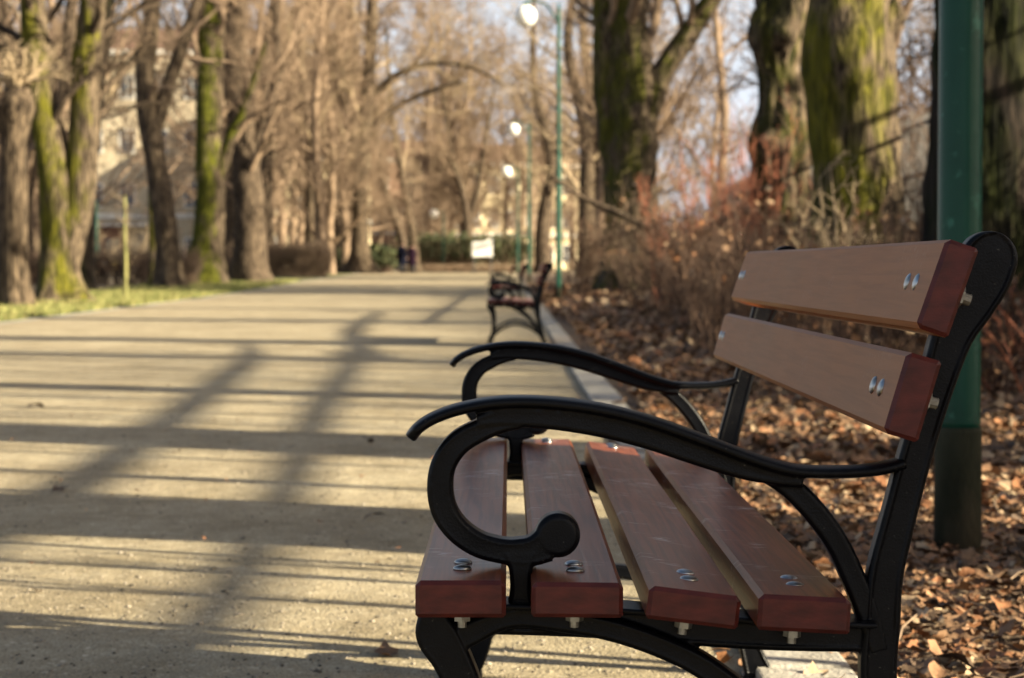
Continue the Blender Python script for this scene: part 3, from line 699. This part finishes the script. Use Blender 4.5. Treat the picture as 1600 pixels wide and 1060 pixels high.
# tall bare hedge added outside the frame on the right to shade the brush
# hedges on the left
def hedge(name, label, x0, x1, y, h, m, seed, d=1.0, n=700, leaf=False):
    rs = np.random.RandomState(seed)
    t = empty(name, ((x0+x1)/2, y, gz(y)), label, 'hedge')
    K = 4; P = np.empty((n, K, 3)); dd = norm(np.stack([.3*rs.randn(n), .3*rs.randn(n), np.ones(n)], -1))
    P[:, 0] = np.stack([(rs.rand(n)-.5)*(x1-x0), (rs.rand(n)-.5)*d, np.zeros(n)], -1); hh = h*(.8+.25*rs.rand(n))
    for k in range(1, K):
        P[:, k] = P[:, k-1]+dd*(hh/(K-1))[:, None]; dd = norm(dd+.12*rs.randn(n, 3))
    Rr = np.full((n, K), .012)*np.linspace(1, .5, K)
    parts = [tubes(P, Rr, 3)]; A, RA, L = grow(rs, P, Rr, 7, .2, 1, hh*.3, .7, .2, .2, 3, .7, .5, .007); parts.append(tubes(A, RA, 3))
    V, F = join(parts); link('branches', mesh_np('branches', V, [F], M[m], smooth=True), t)
    if leaf:
        k = rs.randint(0, len(A), 9000); p = A[k, 2]+.12*rs.randn(9000, 3); p[:, 2] = np.maximum(p[:, 2], 0)
        link('foliage', leaves_mesh('foliage', p, rs.uniform(.12, .24, 9000), rs, 1.2, (.5, .5, 0, 0, 0), [M['hedge'], M[leaf]]), t)
    return t
def shade_hedge():  # unseen hedge, added for the shade it throws on brush and leaves
    rs = np.random.RandomState(66); n = 1500; K = 5
    t = empty('beech_hedge', (8.3, 20, 0), 'unseen tall bare hedge added right of the frame to shade the brush', 'hedge')
    P = np.empty((n, K, 3)); dd = norm(np.stack([.12*rs.randn(n), .15*rs.randn(n), np.ones(n)], -1))
    P[:, 0] = np.stack([(rs.rand(n)-.5)*1.1, (rs.rand(n)-.5)*24, np.zeros(n)], -1); hh = 3.3*(.86+.16*rs.rand(n))
    for k in range(1, K):
        P[:, k] = P[:, k-1]+dd*(hh/(K-1))[:, None]; dd = norm(dd+.08*rs.randn(n, 3))
    Rr = np.full((n, K), .016)*np.linspace(1, .5, K)
    parts = [tubes(P, Rr, 4)]; A, RA, L = grow(rs, P, Rr, 9, .1, 1, np.full(n, .8), .7, .2, .2, 3, .7, .5, .008); parts.append(tubes(A, RA, 3))
    V, F = join(parts); link('branches', mesh_np('branches', V, [F], M['twigdark'], smooth=True), t)
shade_hedge()
hedge('twig_hedge', 'low bare brown hedge behind the left trees, ending at the slim forked tree', -24, -11.5, 78, 1.35, 'twigdark', 101, n=1100)
hedge('twig_hedge', 'low bare brown hedge between the broad grey trunk and the path bend', -13.2, -8.9, 104, 1.7, 'twig', 102, n=800)
hedge('evergreen_hedge', 'dark green hedge beside the two walkers at the far end', -10.4, -7.5, 136.5, 1.35, 'twigdark', 103, 1.6, 500, 'hedgelight')
hedge('evergreen_hedge', 'olive green clipped hedge behind the white board', -7.0, 1.2, 152, 2.3, 'twig', 104, 2.0, 900, 'hedgelight')
hedge('beech_hedge', 'low rust brown hedge along the cross path under the white board', -5.5, 2.0, 141, .55, 'twig', 105, .8, 700)

for x, y, z, r, lab in [(-8.62, 48, 2.25, .042, 'thin green stake like sapling on the grass left of the slim forked tree'), (-9.7, 84, 3.4, .05, 'thin pale sapling right of the broad grey trunk')]:
    tree('sapling', lab, x, y, [S((0, -.05, r), (.01, 1, r*.95), (-.01, z*.6, r*.85), (0, z, r*.7))], 'stem', 'twig2', seed=31, dens=(4, 2), length=.5, t0=.8, flare=0, sides=8, step=.3)

# grass blades on the strip
def grass():
    rs = np.random.RandomState(9); n = 26000
    y = 27+60*rs.rand(n)**1.4; le = np.interp(y, [20, 29, 50, 83, 130], [-6.8, -6.9, -7.4, -8.4, -8.7])
    x = le-.05-rs.rand(n)**1.3*(2.4+.03*y); h = rs.uniform(.03, .10, n)*(1+y/120); a = rs.rand(n)*6.28; wd = .006*(1+y/30)
    dx, dy = np.cos(a)*wd, np.sin(a)*wd; lx, ly = rs.randn(n)*.03, rs.randn(n)*.03; z = gzv(y)
    V = np.stack([np.stack([x-dx, y-dy, z], -1), np.stack([x+dx, y+dy, z], -1), np.stack([x+lx, y+ly, z+h], -1)], 1).reshape(-1, 3)
    F = np.arange(3*n).reshape(-1, 3)
    tag(link('grass', mesh_np('grass', V, [F], [M['grass1'], M['grass2']], (rs.rand(n) < .4).astype(int))), 'short yellow green grass under the left row of trees', 'grass', kind='stuff')
grass()

# ------------------------------------------------------------------ grey fence far right
def fence():
    x = 6.5; t = empty('palisade_fence', (x, 46, 0), 'grey upright bar fence behind the large mossy trunk', 'fence')
    b = bmesh.new(); y = 25
    while y < 66:
        bm_box(b, -.012, .012, y-46-.013, y-46+.013, .08, 3.15); y += .16
    bm_obj('bars', b, M['fence'], t)
    for z in (.25, 2.2, 3.0):
        b = bmesh.new(); bm_box(b, .013, .055, -21, 20, z, z+.06); bm_obj('rail', b, M['fence'], t)
    for k in range(17):
        b = bmesh.new(); bm_box(b, .056, .14, -21+k*2.5, -20.92+k*2.5, 0, 3.3); bm_obj('post', b, M['fence'], t)
fence()

# ------------------------------------------------------------------ lamp posts
def lathe(name, prof, m, parent, seg=20, smooth=True):
    b = bmesh.new(); rings = []
    for r, z in prof:
        rings.append([b.verts.new((r*math.cos(2*math.pi*i/seg), r*math.sin(2*math.pi*i/seg), z)) for i in range(seg)])
    for a, c in zip(rings, rings[1:]):
        for i in range(seg): b.faces.new((a[i], a[(i+1) % seg], c[(i+1) % seg], c[i]))
    b.faces.new(rings[0][::-1]); b.faces.new(rings[-1])
    return bm_obj(name, b, m, parent, smooth)
def lamp(x, y, label, zg=0, lean=0, armr=.68, gr=.23, H=6.1, group='green lamp posts along the path'):
    t = empty('street_lamp', (x, y, zg), label, 'street lamp', group)
    lathe('base_sleeve', [(.063, -.05), (.063, .33), (.0605, .345)], M['sleeve'], t, 32)
    lathe('pole', [(.0585, .338), (.0585, .36), (.059, 2.9), (.05, 2.95), (.042, 3.1), (.038, H-.1), (.02, H+.05)], M['green'], t, 32)
    b = bmesh.new(); pts = [Vector((0, 0, H-.35)), Vector((-.25, 0, H+.02)), Vector((-armr*.8, 0, H+.12)), Vector((-armr, 0, H+.05))]
    for p0, p1 in zip(pts, pts[1:]): bm_cyl(b, p0, p1, .022, seg=10)
    bm_obj('arm', b, M['green'], t, True)
    b = bmesh.new(); bmesh.ops.create_uvsphere(b, u_segments=24, v_segments=16, radius=gr, matrix=Matrix.Translation((-armr, 0, H-.22)))
    g = bm_obj('globe', b, M['opal'], t, True)
    b = bmesh.new(); bm_cyl(b, (-armr, 0, H-.03), (-armr, 0, H+.07), .09, .03, 16); bm_obj('lamp_cap', b, M['green'], t, True)
    return t
lamp(1.208, 5.72, 'thick near green post rising right behind the bench backrest')
lamp(1.02, 43.8, 'second green lamp post, whose white globe is at the top edge of the photo', gz(43.8))
lamp(.78, 81.5, 'third green lamp post, its globe higher than the farthest one', gz(81.5), armr=.6)
lamp(.50, 118, 'farthest green lamp post of the right row with the lowest white globe', gz(118)-.2, armr=.62, gr=.30)
lamp(-19.3, 100, 'green lamp post far left in front of the building', gz(100), H=3.6, group=None)
lamp(-4.6, 150, 'small white globed lamp beyond the far end of the path', gz(150), H=4.3, gr=.3, group=None)

# ------------------------------------------------------------------ bench
CR = resample
def ribbon(bm, pts, t, n=None, rim=.005, rec=.0009, cap=True, ball=None):
    """pts (x,z,w): a cast bar of width w in the XZ plane, thickness t along Y, raised rims"""
    q = CR([(p[0], 0, p[1], p[2]) for p in pts], n or max(8, len(pts)*5))
    if ball:      # finish in a round lobe of radius ball centred on the last point
        e = q[-1]; T = q[-1, :3]-q[-3, :3]; T = T/np.linalg.norm(T)
        s0 = math.sqrt(max(ball**2-(e[3]/2)**2, 0)); ex = []
        for u in np.linspace(math.asin(min(.999, -s0/ball)) if False else -math.acos(min(1, e[3]/2/ball)), math.pi/2-.06, 16)[1:]:
            ex.append([*(e[:3]+T*(s0+ball*math.sin(u))), 2*ball*math.cos(u)])
        q = np.vstack([q, ex])
    K = len(q); h = t/2; rings = []
    for i in range(K):
        a = q[max(i-1, 0)]; b = q[min(i+1, K-1)]; T = Vector((b[0]-a[0], b[2]-a[2])); T.normalize(); N = Vector((-T.y, T.x))
        w = q[i, 3]/2; c = min(.0045, w*.4); rm = max(min(rim, w*.7), c+.0004)
        sec = [(-w+c, -h), (-w+rm, -h), (-w+rm+.002, -h+rec), (w-rm-.002, -h+rec), (w-rm, -h), (w-c, -h), (w, -h+c), (w, h-c), (w-c, h), (w-rm, h),
               (w-rm-.002, h-rec), (-w+rm+.002, h-rec), (-w+rm, h), (-w+c, h), (-w, h-c), (-w, -h+c)]
        rings.append([bm.verts.new((q[i, 0]+N.x*s, y, q[i, 2]+N.y*s)) for s, y in sec])
    for a, b in zip(rings, rings[1:]):
        m = len(a)
        for i in range(m): bm.faces.new((a[i], a[(i+1) % m], b[(i+1) % m], b[i]))
    if cap: bm.faces.new(rings[0][::-1]); bm.faces.new(rings[-1])

def disc(bm, x, z, r, t, seg=36):
    h = t/2; c = .005; rings = []
    for rr, y in [(r-c, -h), (r, -h+c), (r, h-c), (r-c, h)]:
        rings.append([bm.verts.new((x+rr*math.cos(2*math.pi*i/seg), y, z+rr*math.sin(2*math.pi*i/seg))) for i in range(seg)])
    for a, b in zip(rings, rings[1:]):
        for i in range(seg): bm.faces.new((a[i], a[(i+1) % seg], b[(i+1) % seg], b[i]))
    bm.faces.new(rings[0][::-1]); bm.faces.new(rings[-1])

FY = (2.330, 4.02)
def cast(name, b, parent, y, voxel, it):
    """fuse the swept bars into one casting with soft fillets where they meet"""
    o = bm_obj(name, b, M['iron'], parent); o.location = (0, y, 0)
    r = o.modifiers.new('fuse', 'REMESH'); r.mode = 'VOXEL'; r.voxel_size = voxel; r.use_smooth_shade = True
    m = o.modifiers.new('soften', 'SMOOTH'); m.factor = .5; m.iterations = it
    dg = bpy.context.evaluated_depsgraph_get(); me = bpy.data.meshes.new_from_object(o.evaluated_get(dg))
    me.name = name; o.modifiers.clear(); old = o.data; o.data = me; bpy.data.meshes.remove(old)
    me.materials.clear(); me.materials.append(M['iron'])
    for p in me.polygons: p.use_smooth = True; p.material_index = 0
    return o
CAST = {}
def side_frame(parent, y):
    if CAST:
        for n_, me in CAST.items(): link(n_, me, parent, (0, y, 0))
        return
    b = bmesh.new()
    # rear leg and backrest post in one sweep, leaf shaped head
    ribbon(b, [(.475, -.0, .055), (.458, .05, .042), (.435, .14, .038), (.412, .25, .038), (.405, .327, .040), (.408, .383, .040), (.412, .439, .039), (.426, .499, .037), (.441, .558, .036),
               (.453, .6, .036), (.465, .641, .038), (.483, .699, .045), (.502, .735, .054), (.516, .763, .0605), (.5225, .783, .0622)], .032, rim=.0055, rec=.0025, ball=.0311)
    # front leg
    ribbon(b, [(-.084, .398, .030), (-.079, .375, .046), (-.062, .345, .042), (-.045, .30, .038), (-.036, .22, .036), (-.040, .12, .036), (-.058, .05, .040), (-.085, .0, .05)], .0425)
    # seat rail web + flange
    ribbon(b, [(-.096, .391, .034), (-.04, .390, .034), (.06, .388, .036), (.143, .383, .036), (.23, .376, .036), (.31, .371, .034), (.41, .370, .034)], .020, rec=.002)
    ribbon(b, [(-.098, .4065, .006), (.0, .4065, .006), (.10, .4035, .006), (.15, .4005, .006), (.24, .3935, .006), (.29, .3895, .006), (.40, .386, .006)], .066, rim=.002, rec=.0)
    # arch brace and lower stretcher
    ribbon(b, [(-.05, .372, .030), (.0, .392, .024), (.06, .389, .026), (.12, .377, .026), (.18, .355, .026), (.227, .328, .027), (.31, .262, .026), (.375, .19, .026), (.43, .11, .030)], .0385)
    ribbon(b, [(-.055, .065, .026), (.0, .125, .026), (.075, .175, .026), (.165, .2, .026), (.26, .19, .026), (.35, .15, .026), (.44, .085, .026)], .0365)
    bm_box(b, -.12, -.05, -.03, .03, -.012, .006, .003); bm_box(b, .44, .51, -.03, .03, -.012, .006, .003)
    f = cast('side_frame', b, parent, y, .0017, 3)
    b = bmesh.new()
    ribbon(b, [(.012, .606, .014), (-.008, .604, .020), (-.033, .596, .025), (-.056, .582, .027), (-.071, .560, .028), (-.075, .534, .0285), (-.070, .508, .0285), (-.055, .487, .028), (-.033, .472, .0275), (-.007, .465, .0275), (.012, .4638, .030), (.027, .4655, .033), (.040, .4715, .038)], .0388)
    disc(b, .0535, .4825, .0246, .0384)
    ribbon(b, [(.0125, .463, .040), (.013, .450, .028), (.013, .435, .024), (.013, .418, .024), (.013, .400, .032)], .0395)
    ribbon(b, [(.235, .5640, .010), (.262, .5585, .018), (.280, .552, .023), (.308, .534, .025), (.334, .508, .026), (.358, .475, .026), (.376, .438, .026), (.392, .400, .027), (.405, .355, .024)], .0306)
    # arm rail: web under a broader rounded cap
    web = [(-.034, .607, .014), (-.01, .612, .022), (.038, .611, .024), (.094, .604, .026), (.149, .591, .027), (.205, .572, .026), (.254, .555, .022), (.292, .545, .014), (.32, .540, .008)]
    ribbon(b, web, .0412)
    for r_ in [None]:
        pts = [(-.108, .588), (-.098, .600), (-.08, .611), (-.052, .6205), (-.01, .6275), (.038, .6275), (.094, .621), (.149, .608), (.205, .5885), (.254, .570), (.292, .5575), (.323, .5515), (.372, .551), (.407, .5545), (.432, .561)]
        q = CR([(p[0], 0, p[1], 1) for p in pts], 70); rings = []
        for i in range(len(q)):
            a = q[max(i-1, 0)]; c = q[min(i+1, len(q)-1)]; T = Vector((c[0]-a[0], c[2]-a[2])); T.normalize(); N = Vector((-T.y, T.x))
            e = min(1, .55 + i*.12); w = .0285*e; th = .0068*(1 if i < 55 else 1.0)
            if i > 52: w = .0285 - .007*min(1, (i-52)/8)
            rings.append([b.verts.new((q[i, 0]+N.x*th*math.copysign(abs(math.sin(u))**.7, math.sin(u)), w*math.copysign(abs(math.cos(u))**.7, math.cos(u)), q[i, 2]+N.y*th*math.copysign(abs(math.sin(u))**.7, math.sin(u)))) for u in [2*math.pi*k/16 for k in range(16)]])
        for a, c in zip(rings, rings[1:]):
            for i in range(16): b.faces.new((a[i], a[(i+1) % 16], c[(i+1) % 16], c[i]))
        b.faces.new(rings[0][::-1]); b.faces.new(rings[-1])
    a = cast('armrest', b, parent, y, .0016, 7)
    CAST['side_frame'] = f.data; CAST['armrest'] = a.data

def dome_bolt(parent, loc, nrm, r=.0102):
    b = bmesh.new()
    bmesh.ops.create_uvsphere(b, u_segments=20, v_segments=12, radius=r)
    for v in b.verts: v.co.z *= .42
    q = Vector(nrm).to_track_quat('Z', 'Y').to_matrix().to_4x4(); b.transform(Matrix.Translation(Vector(loc)) @ q)
    return bm_obj('bolt', b, M['zinc'], parent, True)
def hexnut(parent, loc, nrm, k=1.):
    b = bmesh.new(); bm_cyl(b, (0, 0, 0), (0, 0, .0022), .012, seg=20); bm_cyl(b, (0, 0, .0022), (0, 0, .0112), .0092, seg=6); bm_cyl(b, (0, 0, .0112), (0, 0, .018), .0048, seg=10)
    bm_cyl(b, (0, 0, -.0004), (0, 0, .0016), .0165, seg=22)
    b.transform(Matrix.Scale(k, 4))
    q = Vector(nrm).to_track_quat('Z', 'Y').to_matrix().to_4x4(); b.transform(Matrix.Translation(Vector(loc)) @ q)
    return bm_obj('nut', b, M['nutzinc'], parent)

Y0, Y1 = 2.22, 4.085
def slat(parent, name, c0, c1, th, back=False, seed=0):
    """c0,c1: top face edge corners (x,z) in the end plane; th thickness below it"""
    a = Vector((c0[0], c0[1])); c = Vector((c1[0], c1[1])); d = (c-a).normalized(); n = Vector((d.y, -d.x))
    wd = (c-a).length; bev = .0055
    sec = [(bev, 0), (wd-bev, 0), (wd, bev), (wd, th-.003), (wd-.003, th), (.003, th), (0, th-.003), (0, bev)]
    b = bmesh.new(); e = .0045; rings = []; rd = random.Random(seed)
    ys = [(0, e), (e, 0)] + [(u*(Y1-Y0), 0) for u in [k/14 for k in range(1, 14)]] + [(Y1-Y0-e, 0), (Y1-Y0, e)]
    for yy, s in ys:
        ring = []; bow = .0012*math.sin(3*yy+seed)
        for u, v in sec:
            uu = min(max(u, s), wd-s); vv = min(max(v, s), th-s)
            p = a + d*uu + n*(vv+bow); ring.append(b.verts.new((p.x-a.x, yy, p.y-a.y)))
        rings.append(ring)
    for r0, r1 in zip(rings, rings[1:]):
        for i in range(8): b.faces.new((r0[i], r0[(i+1) % 8], r1[(i+1) % 8], r1[i]))
    b.faces.new(rings[0][::-1]); b.faces.new(rings[-1])
    b.faces.ensure_lookup_table()
    for f in b.faces:
        yc = f.calc_center_median().y
        if yc < e*.9 or yc > Y1-Y0-e*.9: f.material_index = 1
    o = bm_obj(name, b, [M['backwood_bounce' if back else 'wood'], M['woodend']], parent); o.location = (a.x, Y0, a.y)
    out = Vector((-n.x, 0, -n.y)); m = (c-a)/2
    for fy in FY:
        for s in (-.0245, .0245):
            u = wd*.5
            p = d*u
            dome_bolt(o, (p.x, fy-Y0+s, p.y), out)
            q = d*u + n*(th+(.0 if back else .0062))
            hexnut(o, (q.x, fy-Y0+s*(1.12 if back else 1), q.y), -out, 1.35 if back else 1.05)
    return o

bench = empty('park_bench', (0, 0, 0), 'nearest bench, red brown boards and black scrolled iron armrests, filling the right foreground', 'bench', 'benches along the path')
for fy in FY: side_frame(bench, fy)
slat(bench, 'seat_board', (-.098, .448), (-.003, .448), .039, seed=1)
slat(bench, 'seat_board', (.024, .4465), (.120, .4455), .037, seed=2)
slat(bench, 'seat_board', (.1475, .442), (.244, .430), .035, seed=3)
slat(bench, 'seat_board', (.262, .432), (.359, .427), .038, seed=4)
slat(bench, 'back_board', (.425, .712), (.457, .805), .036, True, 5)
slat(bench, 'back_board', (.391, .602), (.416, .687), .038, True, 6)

def place_bench(x, y, label, rz=0):
    c = copy_tree(bench); c.location = (x, y-2.335, gz(y)); c.rotation_euler = (0, 0, rz); c['label'] = label; return c
place_bench(-.115, 21.0, 'second bench along the path, blurred, seen just above the far armrest of the near bench')
place_bench(-.22, 36.5, 'third bench, hidden partly behind the second one')
place_bench(-.38, 52, 'farthest bench of the row along the kerb')

# ------------------------------------------------------------------ sign board
t = empty('notice_board', (-1.55, 125, gz(125)), 'blank white board on two dark legs at the far end of the path', 'sign')
b = bmesh.new()
vs = [(-.58, 1.0), (.60, 1.0), (.60, 2.0), (.42, 2.02), (.12, 1.88), (-.58, 1.86)]
for yy in (-.03, .03): [b.verts.new((x, yy, z)) for x, z in vs]
b.verts.ensure_lookup_table(); n_ = len(vs)
b.faces.new(b.verts[:n_]); b.faces.new(b.verts[n_:][::-1])
for i in range(n_): b.faces.new((b.verts[i], b.verts[(i+1) % n_], b.verts[n_+(i+1) % n_], b.verts[n_+i]))
bm_obj('board', b, M['sign'], t)
for x in (-.5, .52):
    b = bmesh.new(); bm_cyl(b, (x, .06, -.1), (x, .06, 1.7), .04); bm_obj('leg', b, M['signpost'], t)

# ------------------------------------------------------------------ two walkers
def skin_mesh(name, verts, edges, rad, m, parent, root=0, sub=2):
    me = bpy.data.meshes.new(name); me.from_pydata(verts, edges, []); me.materials.append(m)
    o = link(name, me, parent)
    md = o.modifiers.new('skin', 'SKIN'); md.use_smooth_shade = True
    if not me.skin_vertices: me.skin_vertices.new()
    for i, r in enumerate(rad):
        me.skin_vertices[0].data[i].radius = (r, r) if not isinstance(r, tuple) else r
        me.skin_vertices[0].data[i].use_root = (i == root)
    s = o.modifiers.new('sub', 'SUBSURF'); s.levels = sub; s.render_levels = sub
    return o
def person(x, y, label, coatm, h=1.7, rz=0, step=.14):
    t = empty('person', (x, y, gz(y)-.02), label, 'person', 'two walkers side by side', rz); k = h/1.7
    V = [(0, 0, .95), (0, 0, 1.12), (0, 0, 1.32), (0, 0, 1.43), (0, -.01, 1.50), (0, -.02, 1.58), (0, -.01, 1.67),
         (-.09, 0, .90), (-.10, -step*.6, .50), (-.10, -step+.04, .09), (-.10, -step-.12, .04),
         (.09, 0, .90), (.10, step*.6, .50), (.10, step+.05, .10), (.10, step-.11, .04),
         (-.18, 0, 1.38), (-.24, .04, 1.12), (-.25, -.08, .88), (-.25, -.10, .79), (.18, 0, 1.38), (.24, -.04, 1.12), (.25, .02, .88), (.25, .03, .79)]
    V = [tuple(c*k for c in v) for v in V]
    E = [(0, 1), (1, 2), (2, 3), (3, 4), (4, 5), (5, 6), (0, 7), (7, 8), (8, 9), (9, 10), (0, 11), (11, 12), (12, 13), (13, 14), (3, 15), (15, 16), (16, 17), (17, 18), (3, 19), (19, 20), (20, 21), (21, 22)]
    rad = [(.15, .11), (.14, .10), (.16, .11), (.10, .08), (.055, .055), (.085, .10), (.06, .08), (.09, .09), (.065, .065), (.042, .045), (.035, .03), (.09, .09), (.065, .065), (.042, .045), (.035, .03),
           (.06, .06), (.05, .05), (.035, .035), (.03, .04), (.06, .06), (.05, .05), (.035, .035), (.03, .04)]
    skin_mesh('body', V, E, rad, M['skin'], t)
    # long coat: lofted, hangs to the knee, with sleeves
    b = bmesh.new(); rings = []; sg = 20
    for z, rx, ry in [(.50, .25, .20), (.70, .25, .19), (.92, .235, .18), (1.08, .225, .165), (1.25, .235, .165), (1.38, .205, .14), (1.45, .13, .11), (1.50, .085, .085)]:
        rings.append([b.verts.new((rx*k*math.cos(2*math.pi*i/sg)*(1+.03*math.sin(5*i)*(z < .8)), ry*k*math.sin(2*math.pi*i/sg), z*k)) for i in range(sg)])
    for a, c in zip(rings, rings[1:]):
        for i in range(sg): b.faces.new((a[i], a[(i+1) % sg], c[(i+1) % sg], c[i]))
    for s, e, hnd in (((-.18, 0, 1.37), (-.25, .04, 1.12), (-.26, -.08, .90)), ((.18, 0, 1.37), (.25, -.04, 1.12), (.26, .02, .90))):
        bm_cyl(b, [c*k for c in s], [c*k for c in e], .075*k, .065*k, 12); bm_cyl(b, [c*k for c in e], [c*k for c in hnd], .065*k, .052*k, 12)
    bm_obj('coat', b, coatm, t, True)
    for sx, a, c in ((-.10, 8, 9), (.10, 12, 13)):
        b = bmesh.new(); bm_cyl(b, (V[a][0], V[a][1], V[a][2]+.12), V[c], .088*k, .062*k, 12); bm_obj('trouser_leg', b, M['trousers'], t, True)
        b = bmesh.new(); bmesh.ops.create_uvsphere(b, u_segments=12, v_segments=8, radius=1)
        for v in b.verts: v.co = Vector((V[c][0]+v.co.x*.05, V[c][1]-.07+v.co.y*.14, .045+v.co.z*.045))
        bm_obj('shoe', b, M['shoes'], t, True)
    b = bmesh.new(); bmesh.ops.create_uvsphere(b, u_segments=16, v_segments=10, radius=1)
    for v in b.verts: v.co = Vector((v.co.x*.098*k, (.025+v.co.y*.112)*k, (1.645+v.co.z*.105)*k))
    bm_obj('hair', b, M['hair'], t, True)
    b = bmesh.new(); bmesh.ops.create_cone(b, segments=8, radius1=.016, radius2=.004, depth=.04, matrix=Matrix.Translation((0, -.125*k, 1.60*k)) @ Matrix.Rotation(R(60), 4, 'X')); bm_obj('nose', b, M['skin'], t)
person(-6.20, 124, 'left one of the two distant walkers, in a long dark navy coat', M['coat1'], 1.88, math.pi)
person(-5.64, 124.3, 'right one of the two distant walkers, slightly shorter, in a dark plum coat', M['coat2'], 1.78, math.pi+.1, -.12)

# ------------------------------------------------------------------ buildings
def building(name, label, x, y, W, D, floors, fh, m, rz=0, cols=8, ground=None, ww=1.2, wh=1.9, roofh=3, trim='trim', zb=0):
    t = empty(name, (x, y, zb), label, 'building', None, rz)
    H = floors*fh
    b = bmesh.new(); bm_box(b, -W/2, W/2, 0, D, -1, H); bm_obj('wall', b, M[m], t)
    b = bmesh.new(); bm_box(b, -W/2-.3, W/2+.3, -.35, D+.35, H+.002, H+.45); bm_obj('cornice', b, M[trim], t)
    b = bmesh.new(); bm_box(b, -W/2-.1, W/2+.1, -.18, -.002, fh*1.0-.1, fh+.35); bm_obj('string_course', b, M[trim], t)
    b = bmesh.new()
    vs = [b.verts.new(p) for p in [(-W/2-.3, -.35, H+.45), (W/2+.3, -.35, H+.45), (W/2+.3, D+.35, H+.45), (-W/2-.3, D+.35, H+.45), (-W/2+2, D/2, H+roofh), (W/2-2, D/2, H+roofh)]]
    for f in [(0, 1, 5, 4), (1, 2, 5), (2, 3, 4, 5), (3, 0, 4), (0, 3, 2, 1)]: b.faces.new([vs[i] for i in f])
    bm_obj('roof', b, M['roof'], t)
    for f in range(floors):
        for c in range(cols):
            cx = -W/2+(c+.5)*W/cols; z0 = f*fh+1.0
            if f == 0 and ground and c in ground: continue
            b = bmesh.new(); a = ww/2+.14
            bm_box(b, cx-a, cx-ww/2, -.09, -.003, z0-.12, z0+wh+.14); bm_box(b, cx+ww/2, cx+a, -.09, -.003, z0-.12, z0+wh+.14)
            bm_box(b, cx-ww/2, cx+ww/2, -.09, -.003, z0+wh, z0+wh+.14); bm_box(b, cx-ww/2, cx+ww/2, -.14, -.003, z0-.12, z0)
            bm_box(b, cx-.03, cx+.03, -.06, -.028, z0, z0+wh)
            w_ = bm_obj('window', b, M[trim], t)
            b = bmesh.new(); bm_box(b, cx-ww/2, cx+ww/2, -.026, -.004, z0, z0+wh); bm_obj('pane', b, M['glass'], w_)
    return t
b1 = building('town_house', 'pale stone town house seen between the left tree trunks, with a dark red shop entrance', -31, 190, 26, 12, 4, 4.8, 'stone', cols=9, ground=(2, 3), zb=.3)
b = bmesh.new(); bm_box(b, -6.6, -3.2, -.5, -.004, 0, 4.3); sf = bm_obj('shop_front', b, M['shopred'], b1)
b = bmesh.new(); bm_box(b, -6.3, -5.1, -.53, -.502, .2, 2.6); bm_obj('door', b, M['glass'], sf)
b = bmesh.new(); bm_box(b, -4.8, -3.5, -.53, -.502, .9, 2.9); bm_obj('shop_window', b, M['glass'], sf)
b = bmesh.new(); bm_box(b, -12, -1, -1.1, -.184, 4.0, 4.35); bm_obj('canopy', b, M['trim'], b1)
building('cream_house', 'bright cream house glowing in sun behind the left trees near the path bend', -17, 186, 12, 10, 3, 4.2, 'cream', R(38), 4, zb=.3)
building('cream_house', 'distant cream house seen through trunks above the green hedge', 1.5, 250, 20, 10, 3, 4.0, 'cream', R(30), 8, ww=1.1, zb=.3)
building('brick_house', 'red brown house behind the far trees, left of the cream one', -14, 262, 24, 10, 3, 4.4, 'brick', R(20), 8, zb=.3)

# small yellow car seen from the front beyond the hedge
t = empty('parked_car', (-32, 172, .3), 'yellow car parked in front of the town house beyond the hedge', 'car')
b = bmesh.new(); sg = []
for y, w_, z0, z1 in [(0, .72, .45, .62), (.15, .82, .28, .80), (.9, .86, .25, .95), (1.4, .86, .25, 1.0), (3.6, .86, .25, 1.02), (4.0, .80, .30, .95), (4.15, .7, .45, .8)]:
    sg.append([b.verts.new(p) for p in [(-w_, y, z0), (w_, y, z0), (w_*1.02, y, (z0+z1)/2), (w_*.93, y, z1), (-w_*.93, y, z1), (-w_*1.02, y, (z0+z1)/2)]])
for a, c in zip(sg, sg[1:]):
    for i in range(6): b.faces.new((a[i], a[(i+1) % 6], c[(i+1) % 6], c[i]))
b.faces.new(sg[0][::-1]); b.faces.new(sg[-1]); bm_obj('body', b, M['yellow'], t)
b = bmesh.new(); sg = []
for y, w_, z1 in [(1.2, .78, 1.0), (1.9, .66, 1.42), (3.0, .66, 1.45), (3.7, .74, 1.02)]:
    sg.append([b.verts.new(p) for p in [(-.79, y, .97), (.79, y, .97), (w_, y, z1), (-w_, y, z1)]])
for a, c in zip(sg, sg[1:]):
    for i in range(4): b.faces.new((a[i], a[(i+1) % 4], c[(i+1) % 4], c[i]))
b.faces.new(sg[0][::-1]); b.faces.new(sg[-1]); bm_obj('cabin', b, M['glass'], t)
for x in (-.8, .8):
    for y in (.85, 3.35):
        b = bmesh.new(); bm_cyl(b, (x-.1, y, .3), (x+.1, y, .3), .31, seg=20); bm_obj('wheel', b, M['tyre'], t)
    b = bmesh.new(); bmesh.ops.create_uvsphere(b, u_segments=12, v_segments=8, radius=.13, matrix=Matrix.Translation((x*.75, .1, .64))); bm_obj('headlight', b, M['chrome'], t, True)
